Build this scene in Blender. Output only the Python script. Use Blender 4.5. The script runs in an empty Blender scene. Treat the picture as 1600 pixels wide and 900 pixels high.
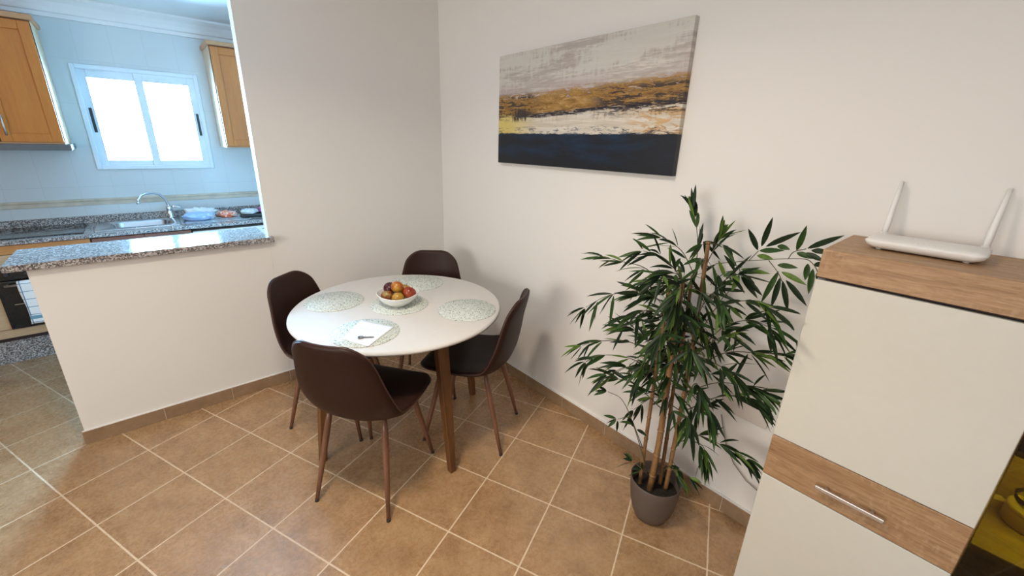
import bpy, bmesh, math, random
from mathutils import Vector, Matrix, noise
PI = math.pi
scene = bpy.context.scene
col = scene.collection

# ---------------------------------------------------------------- camera
cam_data = bpy.data.cameras.new('camera')
cam_data.sensor_fit = 'HORIZONTAL'
cam_data.sensor_width = 36.0
cam_data.lens = 642.603 / 1600 * 36.0
cam_data.shift_x = (800 - 793.76) / 1600
cam_data.shift_y = (439.36 - 450) / 1600
cam_data.clip_start = 0.02
cam = bpy.data.objects.new('camera', cam_data)
col.objects.link(cam)
RT = Vector((0.757140, -0.652768, 0.025154))
DN = Vector((-0.189721, -0.256576, -0.947721))
FW = Vector((0.625096, 0.712785, -0.318108))
m = Matrix.Identity(4)
for i in range(3):
    m[i][0] = RT[i]; m[i][1] = -DN[i]; m[i][2] = -FW[i]
m[0][3], m[1][3], m[2][3] = -1.7233, -2.7904, 1.5655
cam.matrix_world = m
scene.camera = cam

# ---------------------------------------------------------------- colour management
vs = scene.view_settings
vs.view_transform = 'Standard'
vs.look = 'None'
vs.gamma = 1.0
vs.use_curve_mapping = False
vs.exposure = 0.0

# ---------------------------------------------------------------- daylight (overcast, bluish) and lights
KSKY = 240.0                     # sky outside the kitchen
world = bpy.data.worlds.new('world')
scene.world = world
world.use_nodes = True
bg = world.node_tree.nodes['Background']
bg.inputs['Color'].default_value = (0.29, 0.65, 1.02, 1)
bg.inputs['Strength'].default_value = KSKY

def area(name, loc, rot, sx, sy, energy, color, spread=None, portal=False):
    d = bpy.data.lights.new(name, 'AREA')
    d.shape = 'RECTANGLE'; d.size = sx; d.size_y = sy
    d.energy = energy; d.color = color
    if spread: d.spread = spread
    if portal: d.cycles.is_portal = True
    o = bpy.data.objects.new(name, d)
    o.location = loc; o.rotation_euler = rot
    col.objects.link(o)
    return o
# assumed ceiling lamp, unseen, over the dining corner (light of its own builder further down)
LAMP_POS = (-1.60, -1.80, 2.52)
LAMP_POWER = 23.0
LAMP_COLOR = (1.0, 0.87, 0.69)
# area light standing for daylight of the assumed window far left of the frame
ASSUMED_WINDOW_POWER = 76.0
ASSUMED_WINDOW_COLOR = (1.0, 0.94, 0.87)

# ---------------------------------------------------------------- helpers
def link_mesh(name, bm, mats=None, parent=None, smooth=False):
    me = bpy.data.meshes.new(name)
    bm.normal_update()
    bm.to_mesh(me); bm.free()
    if mats is not None:
        for mm in (mats if isinstance(mats, (list, tuple)) else [mats]):
            me.materials.append(mm)
    if smooth:
        for p in me.polygons: p.use_smooth = True
    o = bpy.data.objects.new(name, me)
    col.objects.link(o)
    if parent: o.parent = parent
    return o

def tag(o, label=None, cat=None, group=None, kind=None):
    if label: o['label'] = label
    if cat: o['category'] = cat
    if group: o['group'] = group
    if kind: o['kind'] = kind
    return o

def thing(name, label, cat, loc=(0, 0, 0), rz=0.0, group=None):
    o = bpy.data.objects.new(name, None)
    o.empty_display_size = 0.1
    col.objects.link(o)
    o.location = loc; o.rotation_euler = (0, 0, rz)
    return tag(o, label, cat, group)

def struct(name, bm, mat, smooth=False):
    return tag(link_mesh(name, bm, mat, None, smooth), kind='structure')

def box(bm, x0, x1, y0, y1, z0, z1, bev=0.0, seg=2, mi=0):
    r = bmesh.ops.create_cube(bm, size=1.0)
    vsx = r['verts']
    for v in vsx:
        v.co = Vector(((x0 + x1) / 2 + v.co.x * (x1 - x0), (y0 + y1) / 2 + v.co.y * (y1 - y0), (z0 + z1) / 2 + v.co.z * (z1 - z0)))
    fs = set(f for v in vsx for f in v.link_faces)
    for f in fs: f.material_index = mi
    if bev > 0:
        es = list(set(e for v in vsx for e in v.link_edges))
        bmesh.ops.bevel(bm, geom=es, offset=bev, segments=seg, affect='EDGES', profile=0.5)
    return bm

def bx(*a, **k):
    return box(bmesh.new(), *a, **k)

def tube(bm, pts, radii, seg=12, cap=True, mi=0, flat=None):
    pts = [Vector(p) for p in pts]
    if not isinstance(radii, (list, tuple)): radii = [radii] * len(pts)
    rings = []
    prev = None
    for i, p in enumerate(pts):
        if i == 0: t = pts[1] - pts[0]
        elif i == len(pts) - 1: t = pts[-1] - pts[-2]
        else: t = pts[i + 1] - pts[i - 1]
        t.normalize()
        if prev is None:
            a = Vector((0, 0, 1)) if abs(t.z) < 0.9 else Vector((1, 0, 0))
            n = t.cross(a).normalized()
        else:
            n = (prev - t * prev.dot(t)).normalized()
        prev = n
        b = t.cross(n)
        rings.append([bm.verts.new(p + (n * math.cos(2 * PI * k / seg) + b * math.sin(2 * PI * k / seg)) * radii[i]) for k in range(seg)])
    for i in range(len(rings) - 1):
        for k in range(seg):
            f = bm.faces.new((rings[i][k], rings[i][(k + 1) % seg], rings[i + 1][(k + 1) % seg], rings[i + 1][k]))
            f.smooth = True; f.material_index = mi
    if cap:
        f = bm.faces.new(list(reversed(rings[0]))); f.material_index = mi
        f = bm.faces.new(rings[-1]); f.material_index = mi
    return bm

def lathe(bm, prof, seg=48, c=(0, 0), mi=0, sx=1.0, sy=1.0):
    rings = []
    for r, z in prof:
        if r < 1e-6: rings.append([bm.verts.new((c[0], c[1], z))])
        else: rings.append([bm.verts.new((c[0] + sx * r * math.cos(2 * PI * k / seg), c[1] + sy * r * math.sin(2 * PI * k / seg), z)) for k in range(seg)])
    for i in range(len(rings) - 1):
        a, b = rings[i], rings[i + 1]
        for k in range(seg):
            k2 = (k + 1) % seg
            if len(a) == 1 and len(b) == 1: continue
            if len(a) == 1: f = bm.faces.new((a[0], b[k2], b[k]))
            elif len(b) == 1: f = bm.faces.new((a[k], a[k2], b[0]))
            else: f = bm.faces.new((a[k], a[k2], b[k2], b[k]))
            f.smooth = True; f.material_index = mi
    return bm

def prism(bm, pts, z0, z1, mi=0):
    a = [bm.verts.new((x, y, z0)) for x, y in pts]
    b = [bm.verts.new((x, y, z1)) for x, y in pts]
    n = len(pts)
    fs = [bm.faces.new(list(reversed(a))), bm.faces.new(b)]
    for i in range(n):
        fs.append(bm.faces.new((a[i], a[(i + 1) % n], b[(i + 1) % n], b[i])))
    for f in fs: f.material_index = mi
    bmesh.ops.recalc_face_normals(bm, faces=fs)
    return bm

def copy_tree(o, parent=None):
    c = o.copy(); col.objects.link(c)
    if parent: c.parent = parent
    for ch in list(o.children): copy_tree(ch, c)
    return c

# ---------------------------------------------------------------- materials
class NT:
    def __init__(s, name):
        s.m = bpy.data.materials.new(name); s.m.use_nodes = True
        s.t = s.m.node_tree; s.b = s.t.nodes['Principled BSDF']
        s.tc = None
    def n(s, typ, **k):
        nd = s.t.nodes.new(typ)
        for a, v in k.items(): setattr(nd, a, v)
        return nd
    def l(s, a, b): s.t.links.new(a, b)
    def coord(s, out='Object'):
        if not s.tc: s.tc = s.n('ShaderNodeTexCoord')
        return s.tc.outputs[out]
    def mapping(s, scale=(1, 1, 1), rot=(0, 0, 0), loc=(0, 0, 0), src=None):
        mp = s.n('ShaderNodeMapping')
        mp.inputs['Scale'].default_value = scale; mp.inputs['Rotation'].default_value = rot; mp.inputs['Location'].default_value = loc
        s.l(src or s.coord(), mp.inputs['Vector'])
        return mp.outputs[0]
    def noise(s, scale, detail=4, rough=0.5, vec=None, dist=0.0):
        nd = s.n('ShaderNodeTexNoise')
        nd.inputs['Scale'].default_value = scale; nd.inputs['Detail'].default_value = detail
        nd.inputs['Roughness'].default_value = rough; nd.inputs['Distortion'].default_value = dist
        s.l(vec or s.coord(), nd.inputs['Vector'])
        return nd.outputs['Fac']
    def ramp(s, fac, stops, interp='LINEAR'):
        nd = s.n('ShaderNodeValToRGB')
        cr = nd.color_ramp; cr.interpolation = interp
        while len(cr.elements) < len(stops): cr.elements.new(0.5)
        for e, (p, c) in zip(cr.elements, stops):
            e.position = p; e.color = (*c, 1) if len(c) == 3 else c
        s.l(fac, nd.inputs['Fac'])
        return nd.outputs['Color']
    def mix(s, fac, a, b, blend='MIX'):
        nd = s.n('ShaderNodeMix', data_type='RGBA', blend_type=blend)
        for sock, v in ((nd.inputs[0], fac), (nd.inputs[6], a), (nd.inputs[7], b)):
            if hasattr(v, 'is_output') or isinstance(v, bpy.types.NodeSocket): s.l(v, sock)
            elif isinstance(v, (int, float)): sock.default_value = v
            else: sock.default_value = (*v, 1)
        return nd.outputs[2]
    def math(s, op, a, b=0.0, c=None, clamp=False):
        nd = s.n('ShaderNodeMath', operation=op, use_clamp=clamp)
        for i, v in enumerate((a, b, c)):
            if v is None: continue
            if isinstance(v, bpy.types.NodeSocket): s.l(v, nd.inputs[i])
            else: nd.inputs[i].default_value = v
        return nd.outputs[0]
    def bump(s, h, strength=0.2, dist=0.002):
        nd = s.n('ShaderNodeBump')
        nd.inputs['Strength'].default_value = strength; nd.inputs['Distance'].default_value = dist
        s.l(h, nd.inputs['Height']); s.l(nd.outputs[0], s.b.inputs['Normal'])
    def base(s, c):
        if isinstance(c, bpy.types.NodeSocket): s.l(c, s.b.inputs['Base Color'])
        else: s.b.inputs['Base Color'].default_value = (*c, 1)
    def set(s, rough=None, metal=None, spec=None, trans=None, ior=None, emit=None, es=1.0, coat=None, alpha=None, sheen=None):
        I = s.b.inputs
        if rough is not None:
            if isinstance(rough, bpy.types.NodeSocket): s.l(rough, I['Roughness'])
            else: I['Roughness'].default_value = rough
        if metal is not None: I['Metallic'].default_value = metal
        if spec is not None: I['Specular IOR Level'].default_value = spec
        if trans is not None: I['Transmission Weight'].default_value = trans
        if ior is not None: I['IOR'].default_value = ior
        if coat is not None: I['Coat Weight'].default_value = coat; I['Coat Roughness'].default_value = 0.05
        if sheen is not None: I['Sheen Weight'].default_value = sheen
        if emit is not None: I['Emission Color'].default_value = (*emit, 1); I['Emission Strength'].default_value = es
        return s.m

def plain(name, c, rough=0.5, metal=0.0, var=0.04, scale=30, spec=None, bump=0.0):
    s = NT(name)
    f = s.noise(scale, 3)
    lo = tuple(max(0, x * (1 - var)) for x in c); hi = tuple(min(1, x * (1 + var)) for x in c)
    s.base(s.ramp(f, [(0.3, lo), (0.7, hi)]))
    if bump: s.bump(f, bump)
    return s.set(rough=rough, metal=metal, spec=spec)

M = {}
def wallpaint(name, c):
    s = NT(name)
    f = s.noise(60, 5, 0.6)
    s.base(s.ramp(s.noise(1.5, 2), [(0.3, tuple(x * 0.985 for x in c)), (0.7, c)]))
    s.bump(f, 0.08, 0.002)
    return s.set(rough=0.55, spec=0.25)
M['paint'] = wallpaint('wall_paint', (0.83, 0.805, 0.77))
M['paint_low_bounce'] = wallpaint('wall_paint_low_bounce', (0.42, 0.38, 0.34))  # darker tone given to the unseen walls to cut bounced light
M['ceil'] = wallpaint('ceiling_paint', (0.82, 0.82, 0.82))

def floor_mat(name, wallmode=False):
    s = NT(name)
    geo = s.n('ShaderNodeNewGeometry')
    P = geo.outputs['Position']
    def dot(v, off):
        sub = s.n('ShaderNodeVectorMath', operation='SUBTRACT'); s.l(P, sub.inputs[0]); sub.inputs[1].default_value = off
        d = s.n('ShaderNodeVectorMath', operation='DOT_PRODUCT'); s.l(sub.outputs[0], d.inputs[0]); d.inputs[1].default_value = v
        return d.outputs['Value']
    T0 = (-0.899, -1.960, 0)
    u = dot((0.387, -0.922, 0), T0); v = dot((-0.922, -0.387, 0), T0)
    cmb = s.n('ShaderNodeCombineXYZ'); s.l(u, cmb.inputs[0]); s.l(v, cmb.inputs[1])
    br = s.n('ShaderNodeTexBrick', offset=0.0, squash=1.0)
    br.inputs['Scale'].default_value = 1.0
    br.inputs['Brick Width'].default_value = 0.33; br.inputs['Row Height'].default_value = 0.33
    br.inputs['Mortar Size'].default_value = 0.0032; br.inputs['Mortar Smooth'].default_value = 0.1
    br.inputs['Color1'].default_value = (0.0, 0.0, 0.0, 1); br.inputs['Color2'].default_value = (1, 1, 1, 1)
    s.l(cmb.outputs[0], br.inputs['Vector'])
    # offset noise per tile so that each tile has its own clouds
    addv = s.n('ShaderNodeVectorMath', operation='MULTIPLY_ADD')
    s.l(br.outputs['Color'], addv.inputs[0]); addv.inputs[1].default_value = (7, 5, 3); s.l(P, addv.inputs[2])
    n1 = s.noise(9, 8, 0.72, addv.outputs[0], 0.15)
    n2 = s.noise(60, 6, 0.8, addv.outputs[0], 0.0)
    mp = s.mapping(scale=(3, 12, 1), rot=(0, 0, 0.4), src=cmb.outputs[0])
    n3 = s.noise(3.0, 6, 0.7, mp, 0.25)
    base = s.ramp(n1, [(0.32, (0.245, 0.134, 0.058)), (0.46, (0.355, 0.205, 0.096)), (0.58, (0.43, 0.258, 0.126)), (0.72, (0.52, 0.34, 0.178))])
    base = s.mix(0.30, base, s.ramp(n2, [(0.36, (0.29, 0.155, 0.075)), (0.5, (0.41, 0.24, 0.128)), (0.64, (0.53, 0.34, 0.20))]))
    base = s.mix(s.ramp(n3, [(0.52, (0, 0, 0)), (0.7, (0.35, 0.35, 0.35))]), base, (0.504, 0.344, 0.207))
    fin = s.mix(br.outputs['Fac'], base, (0.74, 0.57, 0.40))
    s.base(fin)
    rr = s.ramp(n2, [(0.3, (0.22,) * 3), (0.8, (0.36,) * 3)])
    s.set(rough=rr, spec=0.75)
    h = s.math('SUBTRACT', s.math('MULTIPLY', n2, 0.35), br.outputs['Fac'])
    s.bump(h, 0.25, 0.0015)
    return s.m
M['floor'] = floor_mat('floor_tile')

def skirt_mat():
    s = NT('skirting_tile')
    n1 = s.noise(9, 6, 0.65, None, 0.1); n2 = s.noise(50, 5, 0.75)
    b = s.ramp(n1, [(0.3, (0.24, 0.145, 0.078)), (0.7, (0.38, 0.25, 0.15))])
    s.base(s.mix(0.4, b, s.ramp(n2, [(0.3, (0.20, 0.12, 0.065)), (0.7, (0.40, 0.27, 0.165))])))
    s.bump(n2, 0.15)
    return s.set(rough=0.42)
M['skirt'] = skirt_mat()
M['grout'] = plain('skirting_grout', (0.62, 0.50, 0.38), 0.8)
M['caulk'] = plain('white_caulk', (0.82, 0.80, 0.77), 0.5)

def granite(name, tint=(1, 1, 1)):
    s = NT(name)
    v = s.n('ShaderNodeTexVoronoi'); v.inputs['Scale'].default_value = 175; s.l(s.coord(), v.inputs['Vector'])
    sep = s.n('ShaderNodeSeparateColor'); s.l(v.outputs['Color'], sep.inputs[0])
    cc = [(0.0, (0.015, 0.014, 0.016)), (0.26, (0.05, 0.038, 0.035)), (0.38, (0.16, 0.115, 0.095)), (0.52, (0.36, 0.32, 0.30)), (0.70, (0.60, 0.57, 0.55))]
    c1 = s.ramp(sep.outputs[0], [(p, tuple(a * b for a, b in zip(c, tint))) for p, c in cc], 'CONSTANT')
    n = s.noise(260, 3, 0.7)
    c2 = s.mix(0.35, c1, s.ramp(n, [(0.4, (0.05, 0.045, 0.05)), (0.6, (0.62, 0.58, 0.56))]))
    s.base(c2)
    return s.set(rough=0.07, spec=0.6)
M['granite'] = granite('granite')

def wood(name, dark, mid, light, axis=0, scale=6.0, stretch=14.0, rough=0.45, rings=0.35):
    s = NT(name)
    sc = [stretch] * 3; sc[axis] = 1.0
    mp = s.mapping(scale=tuple(x for x in sc))
    n1 = s.noise(scale * 0.5, 6, 0.6, mp, 0.9)
    n2 = s.noise(scale * 4, 5, 0.7, mp, 0.3)
    c = s.ramp(n1, [(0.3, dark), (0.5, mid), (0.72, light)])
    c = s.mix(rings, c, s.ramp(n2, [(0.36, dark), (0.64, light)]))
    s.base(c)
    s.bump(n2, 0.08, 0.001)
    return s.set(rough=rough)
def sonoma():
    s = NT('sonoma_oak')
    mp = s.mapping(scale=(16, 1.6, 16)); mp2 = s.mapping(scale=(9, 1.0, 9)); mp3 = s.mapping(scale=(30, 90, 30))
    big = s.noise(1.6, 5, 0.6, mp2, 1.6); fine = s.noise(9, 6, 0.75, mp, 0.6); saw = s.noise(1.0, 2, 0.5, mp3)
    c = s.ramp(big, [(0.28, (0.235, 0.122, 0.055)), (0.42, (0.36, 0.203, 0.099)), (0.52, (0.43, 0.257, 0.133)), (0.57, (0.29, 0.153, 0.072)), (0.64, (0.47, 0.293, 0.16)), (0.8, (0.54, 0.351, 0.205))])
    c = s.mix(0.42, c, s.ramp(fine, [(0.34, (0.2, 0.099, 0.042)), (0.5, (0.4, 0.234, 0.118)), (0.68, (0.6, 0.405, 0.243))]))
    c = s.mix(s.math('MULTIPLY', s.ramp(saw, [(0.5, (0, 0, 0)), (0.65, (1, 1, 1))]), s.math('MULTIPLY', s.ramp(big, [(0.45, (0, 0, 0)), (0.6, (1, 1, 1))]), 0.35)), c, (0.6, 0.414, 0.251))
    s.base(c); s.bump(fine, 0.1, 0.001)
    return s.set(rough=0.5)
M['oak'] = sonoma()
M['beech'] = wood('beech_door', (0.46, 0.128, 0.016), (0.52, 0.160, 0.022), (0.58, 0.200, 0.030), axis=2, scale=4, stretch=10, rings=0.3)
M['shaded_front'] = wood('shaded_front', (0.17, 0.06, 0.035), (0.21, 0.08, 0.045), (0.25, 0.10, 0.06), axis=0, scale=4, stretch=10, rings=0.3)  # front wood darkened in its colour to stand for shade
M['beech_h'] = wood('beech_front', (0.42, 0.17, 0.045), (0.50, 0.21, 0.06), (0.55, 0.26, 0.08), axis=0, scale=4, stretch=10, rings=0.3)
M['beech_pale'] = wood('beech_pale', (0.46, 0.30, 0.17), (0.52, 0.35, 0.20), (0.58, 0.40, 0.24), axis=0, scale=4, stretch=10, rings=0.25)
M['cornice_wood'] = plain('cornice_wood', (0.50, 0.25, 0.115), 0.5)
M['cream_side'] = plain('cream_side_panel', (0.66, 0.48, 0.32), 0.5)
M['walnut'] = wood('walnut_leg', (0.085, 0.032, 0.008), (0.14, 0.056, 0.015), (0.19, 0.08, 0.024), axis=2, scale=5, stretch=10, rings=0.4)
M['faux_wood'] = wood('wood_effect_metal', (0.13, 0.055, 0.030), (0.18, 0.080, 0.045), (0.23, 0.11, 0.063), axis=2, scale=8, stretch=10, rough=0.35, rings=0.3)
M['black_rubber'] = plain('black_rubber', (0.02, 0.018, 0.017), 0.6)
M['leather'] = plain('brown_leather', (0.026, 0.0080, 0.0045), 0.5, spec=0.28, var=0.12, scale=220, bump=0.12)
M['leather_edge'] = plain('brown_piping', (0.05, 0.018, 0.012), 0.42, var=0.08, scale=200)
M['white_top'] = plain('white_lacquer', (0.66, 0.63, 0.60), 0.6, var=0.01, spec=0.08)
M['white_gloss'] = plain('white_gloss_front', (0.67, 0.645, 0.57), 0.22, var=0.01)
M['white_body'] = plain('white_board', (0.74, 0.72, 0.67), 0.45, var=0.01)
M['ceramic'] = plain('white_ceramic', (0.82, 0.81, 0.78), 0.15, var=0.01)
M['plastic'] = plain('white_plastic', (0.82, 0.80, 0.77), 0.35, var=0.01)
M['plate'] = plain('wall_plate_plastic', (0.68, 0.62, 0.57), 0.4, var=0.01)
M['steel'] = plain('brushed_steel', (0.62, 0.63, 0.65), 0.25, 1.0, var=0.05)
M['hood_metal'] = plain('hood_metal', (0.16, 0.165, 0.17), 0.35, 0.6, var=0.05)
M['chrome'] = plain('chrome', (0.80, 0.82, 0.84), 0.08, 1.0, var=0.01)
M['key_metal'] = plain('key_metal', (0.30, 0.26, 0.22), 0.35, 1.0, var=0.1)
M['satin'] = plain('satin_nickel', (0.58, 0.55, 0.52), 0.42, 1.0, var=0.02)
M['black_glass'] = plain('black_glass', (0.012, 0.014, 0.015), 0.08, var=0.05)
M['dark'] = plain('gap_shade', (0.03, 0.012, 0.012), 0.7)  # near-black colour standing for shade in gaps between panels
M['alu'] = plain('window_aluminium', (0.72, 0.76, 0.80), 0.35, var=0.01)
M['black_latch'] = plain('black_latch', (0.025, 0.03, 0.035), 0.4)
M['pot'] = plain('taupe_pot', (0.115, 0.085, 0.07), 0.5, var=0.05)
M['soil'] = plain('dark_soil', (0.02, 0.014, 0.01), 0.95, var=0.5, scale=120, bump=0.8)
M['bamboo'] = wood('bamboo_cane', (0.12, 0.055, 0.018), (0.26, 0.13, 0.050), (0.38, 0.215, 0.088), axis=2, scale=9, stretch=8, rings=0.4)
M['twig'] = plain('brown_twig', (0.10, 0.085, 0.05), 0.6)
def leaf(name, c, rough=0.42):
    s = NT(name)
    s.base(s.ramp(s.noise(40, 3), [(0.3, tuple(x * 0.75 for x in c)), (0.7, tuple(x * 1.25 for x in c))]))
    return s.set(rough=rough, spec=0.2)
M['leaf_dark'] = leaf('leaf_dark_green', (0.010, 0.022, 0.0065))
M['leaf_mid'] = leaf('leaf_green', (0.027, 0.062, 0.013))
M['leaf_light'] = leaf('leaf_bright_green', (0.085, 0.145, 0.022))
M['wire'] = plain('grey_wire', (0.30, 0.27, 0.24), 0.5)

def kitchen_tile():
    s = NT('kitchen_wall_tile')
    cmb = s.n('ShaderNodeCombineXYZ'); sp = s.n('ShaderNodeSeparateXYZ'); s.l(s.coord(), sp.inputs[0])
    s.l(sp.outputs[0], cmb.inputs[0]); s.l(sp.outputs[2], cmb.inputs[1])
    mp = s.mapping(loc=(0.12, 0.09, 0), src=cmb.outputs[0])
    br = s.n('ShaderNodeTexBrick', offset=0.0, squash=1.0)
    for k, v in (('Scale', 1.0), ('Brick Width', 0.20), ('Row Height', 0.31), ('Mortar Size', 0.0016), ('Mortar Smooth', 0.1)): br.inputs[k].default_value = v
    br.inputs['Color1'].default_value = (0.60, 0.62, 0.62, 1); br.inputs['Color2'].default_value = (0.615, 0.63, 0.625, 1)
    br.inputs['Mortar'].default_value = (0.54, 0.55, 0.545, 1)
    s.l(mp, br.inputs['Vector'])
    s.base(s.mix(0.12, br.outputs['Color'], s.ramp(s.noise(4, 3), [(0.3, (0.48, 0.48, 0.45)), (0.7, (0.6, 0.6, 0.6))])))
    s.bump(s.math('MULTIPLY', br.outputs['Fac'], -1.0), 0.2, 0.001)
    return s.set(rough=0.16, spec=0.5)
M['ktile'] = kitchen_tile()
M['border'] = plain('beige_border_tile', (0.56, 0.47, 0.36), 0.3, var=0.12, scale=14)

def glass(name, c=(1, 1, 1), rough=0.0):
    s = NT(name)
    s.base(c)
    return s.set(rough=rough, trans=1.0, ior=1.45)
M['glass'] = glass('clear_glass')
def pane_mat(name, tint):
    s = NT(name)
    g = s.n('ShaderNodeBsdfGlossy'); g.inputs['Roughness'].default_value = 0.02
    t = s.n('ShaderNodeBsdfTransparent'); t.inputs['Color'].default_value = (*tint, 1)
    mx = s.n('ShaderNodeMixShader'); fr = s.n('ShaderNodeFresnel'); fr.inputs['IOR'].default_value = 1.45
    s.l(fr.outputs[0], mx.inputs[0]); s.l(t.outputs[0], mx.inputs[1]); s.l(g.outputs[0], mx.inputs[2])
    s.l(mx.outputs[0], s.t.nodes['Material Output'].inputs['Surface'])
    return s.m
M['pane'] = pane_mat('window_pane', (1, 1, 1))
M['smoked'] = pane_mat('bronze_smoked_glass', (0.42, 0.39, 0.15))

# ================================================================= STRUCTURE
XL, YB = -4.8, -5.6           # far left wall, wall behind the camera
KY = 1.95                     # kitchen back wall
HZ = 2.62                     # living ceiling
KZ = 2.47                     # kitchen ceiling
TH = math.atan(-0.011)        # the right wall is a hair off square
WBM = Matrix.Translation((0.025, 0, 0)) @ Matrix.Rotation(TH, 4, 'Z')
def WB(depth, s, z):          # point in the room from (distance off the right wall, distance along it, height)
    return WBM @ Vector((-depth, -s, z))

bm = bmesh.new(); box(bm, XL - 0.1, 0.3, YB - 0.1, KY + 0.1, -0.1, 0.0)
struct('floor', bm, M['floor'])
bm = bmesh.new(); box(bm, XL - 0.1, 0.3, YB - 0.1, 0.0, HZ, HZ + 0.1)
struct('ceiling', bm, M['ceil'])
bm = bmesh.new(); box(bm, XL - 0.1, 0.3, 0.0, KY + 0.1, KZ, KZ + 0.27)
# lintel strip above the kitchen opening stays above the frame
struct('ceiling_kitchen', bm, M['ceil'])
# wall with the kitchen opening: full height right of the jamb, half height left of it
bm = bmesh.new()
box(bm, -1.214, 0.12, 0.0, 0.085, 0, KZ)
struct('wall_left', bm, M['paint'])
bm = bmesh.new(); box(bm, -2.207, -1.2145, 0.0, 0.11, 0, 0.965)
struct('wall_half', bm, M['paint'])
bm = bmesh.new(); box(bm, 0, 0.1, -5.7, 0.0, 0, HZ)
o = struct('wall_right', bm, M['paint']); o.matrix_world = WBM
bm = bmesh.new(); box(bm, XL - 0.1, XL, YB - 0.1, KY + 0.1, 0, HZ)
struct('wall_far_left', bm, M['paint_low_bounce'])
bm = bmesh.new(); box(bm, XL, 0.2, YB - 0.1, YB, 0, HZ)
struct('wall_behind', bm, M['paint_low_bounce'])
# kitchen back wall with the window opening
WX0, WX1, WZ0, WZ1 = -1.968, -1.215, 1.295, 2.03
bm = bmesh.new()
box(bm, XL, WX0, KY, KY + 0.1, 0, KZ); box(bm, WX1, 0.2, KY, KY + 0.1, 0, KZ)
box(bm, WX0, WX1, KY, KY + 0.1, 0, WZ0); box(bm, WX0, WX1, KY, KY + 0.1, WZ1, KZ)
struct('wall_kitchen', bm, M['ktile'])
bm = bmesh.new(); box(bm, 0.03, 0.13, 0.085, KY, 0, KZ)
struct('wall_kitchen_right', bm, M['ktile'])
# beige border course and ceiling cove of the kitchen
bm = bmesh.new()
box(bm, XL, 0.03, KY - 0.008, KY, 1.004, 1.055, 0.003)
box(bm, XL, 0.03, KY - 0.016, KY - 0.006, 1.036, 1.056, 0.004)
struct('trim_1', bm, M['border'])
bm = bmesh.new()
prof = [(0, 0.0), (0, 0.13), (0.10, 0.13), (0.10, 0.115), (0.085, 0.105), (0.062, 0.09), (0.042, 0.06), (0.03, 0.032), (0.018, 0.026), (0.014, 0.0)]
a = [bm.verts.new((XL, KY - d, KZ - 0.13 + z)) for d, z in prof]
b = [bm.verts.new((0.03, KY - d, KZ - 0.13 + z)) for d, z in prof]
for i in range(len(prof)):
    bm.faces.new((a[i], a[(i + 1) % len(prof)], b[(i + 1) % len(prof)], b[i]))
bmesh.ops.recalc_face_normals(bm, faces=bm.faces[:])
struct('trim_2', bm, M['ceil'])

# skirting of the left wall: cut floor tiles with pale grout between and a caulk bead on top
bm = bmesh.new()
cuts = [-2.217, -1.883, -1.552, -1.22, -0.889, -0.558, -0.227, 0.02]
for i in range(len(cuts) - 1):
    box(bm, cuts[i] + (0.0 if i == 0 else 0.0015), cuts[i + 1] - 0.0015, -0.010, 0.0, 0, 0.0755, 0.0012, 1)
box(bm, -2.217, 0.02, -0.0085, 0.0, 0, 0.074, mi=1)
box(bm, -2.215, 0.02, -0.0085, 0.0, 0.0755, 0.0795, mi=2)
struct('baseboard_left', bm, [M['skirt'], M['grout'], M['caulk']])
bm = bmesh.new()
cuts = [0.0, 0.05, 0.38, 0.712, 1.042, 1.372, 1.70, 2.03, 2.35, 2.68, 3.01, 3.34, 3.67, 4.0, 4.33, 4.66, 4.99, 5.32, 5.6]
for i in range(len(cuts) - 1):
    box(bm, -0.0155, -0.0, -cuts[i + 1] + 0.0015, -cuts[i] - 0.0015, 0, 0.0755, 0.0012, 1)
box(bm, -0.0135, 0.0, -5.6, 0, 0, 0.074, mi=1)
box(bm, -0.0135, 0.0, -5.6, 0, 0.0755, 0.0795, mi=2)
o = struct('baseboard_right', bm, [M['skirt'], M['grout'], M['caulk']]); o.matrix_world = WBM

# ---------------------------------------------------------------- kitchen window (sliding, two sashes)
win = thing('window_1', 'white aluminium sliding window of two panes in the tiled kitchen wall', 'window', (0, 0, 0))
tag(win, kind='structure')
fx0, fx1, fz0, fz1 = -1.985, -1.203, 1.281, 2.052
bm = bmesh.new()
for (a0, a1, c0, c1) in ((fx0, fx0 + 0.03, fz0, fz1), (fx1 - 0.03, fx1, fz0, fz1), (fx0 + 0.03, fx1 - 0.03, fz0, fz0 + 0.03), (fx0 + 0.03, fx1 - 0.03, fz1 - 0.03, fz1)):
    box(bm, a0, a1, KY - 0.014, KY + 0.055, c0, c1, 0.003, 1)
link_mesh('window_frame', bm, M['alu'], win)
def sash(x0, x1, z0, z1, y, w, gl):
    bm = bmesh.new()
    gx0, gx1, gz0, gz1 = gl
    box(bm, x0, gx0, y, y + w, z0, z1, 0.002, 1); box(bm, gx1, x1, y, y + w, z0, z1, 0.002, 1)
    box(bm, gx0, gx1, y, y + w, z0, gz0, 0.002, 1); box(bm, gx0, gx1, y, y + w, gz1, z1, 0.002, 1)
    s = link_mesh('sash', bm, M['alu'], win)
    bm = bmesh.new(); box(bm, gx0 - 0.004, gx1 + 0.004, y + w * 0.5 - 0.003, y + w * 0.5 + 0.003, gz0 - 0.004, gz1 + 0.004)
    link_mesh('pane', bm, M['pane'], s)
    return s
s1 = sash(-1.957, -1.585, 1.309, 2.024, KY + 0.022, 0.024, (-1.905, -1.628, 1.352, 1.963))
s2 = sash(-1.627, -1.231, 1.309, 2.024, KY - 0.004, 0.024, (-1.574, -1.281, 1.350, 1.962))
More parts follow.
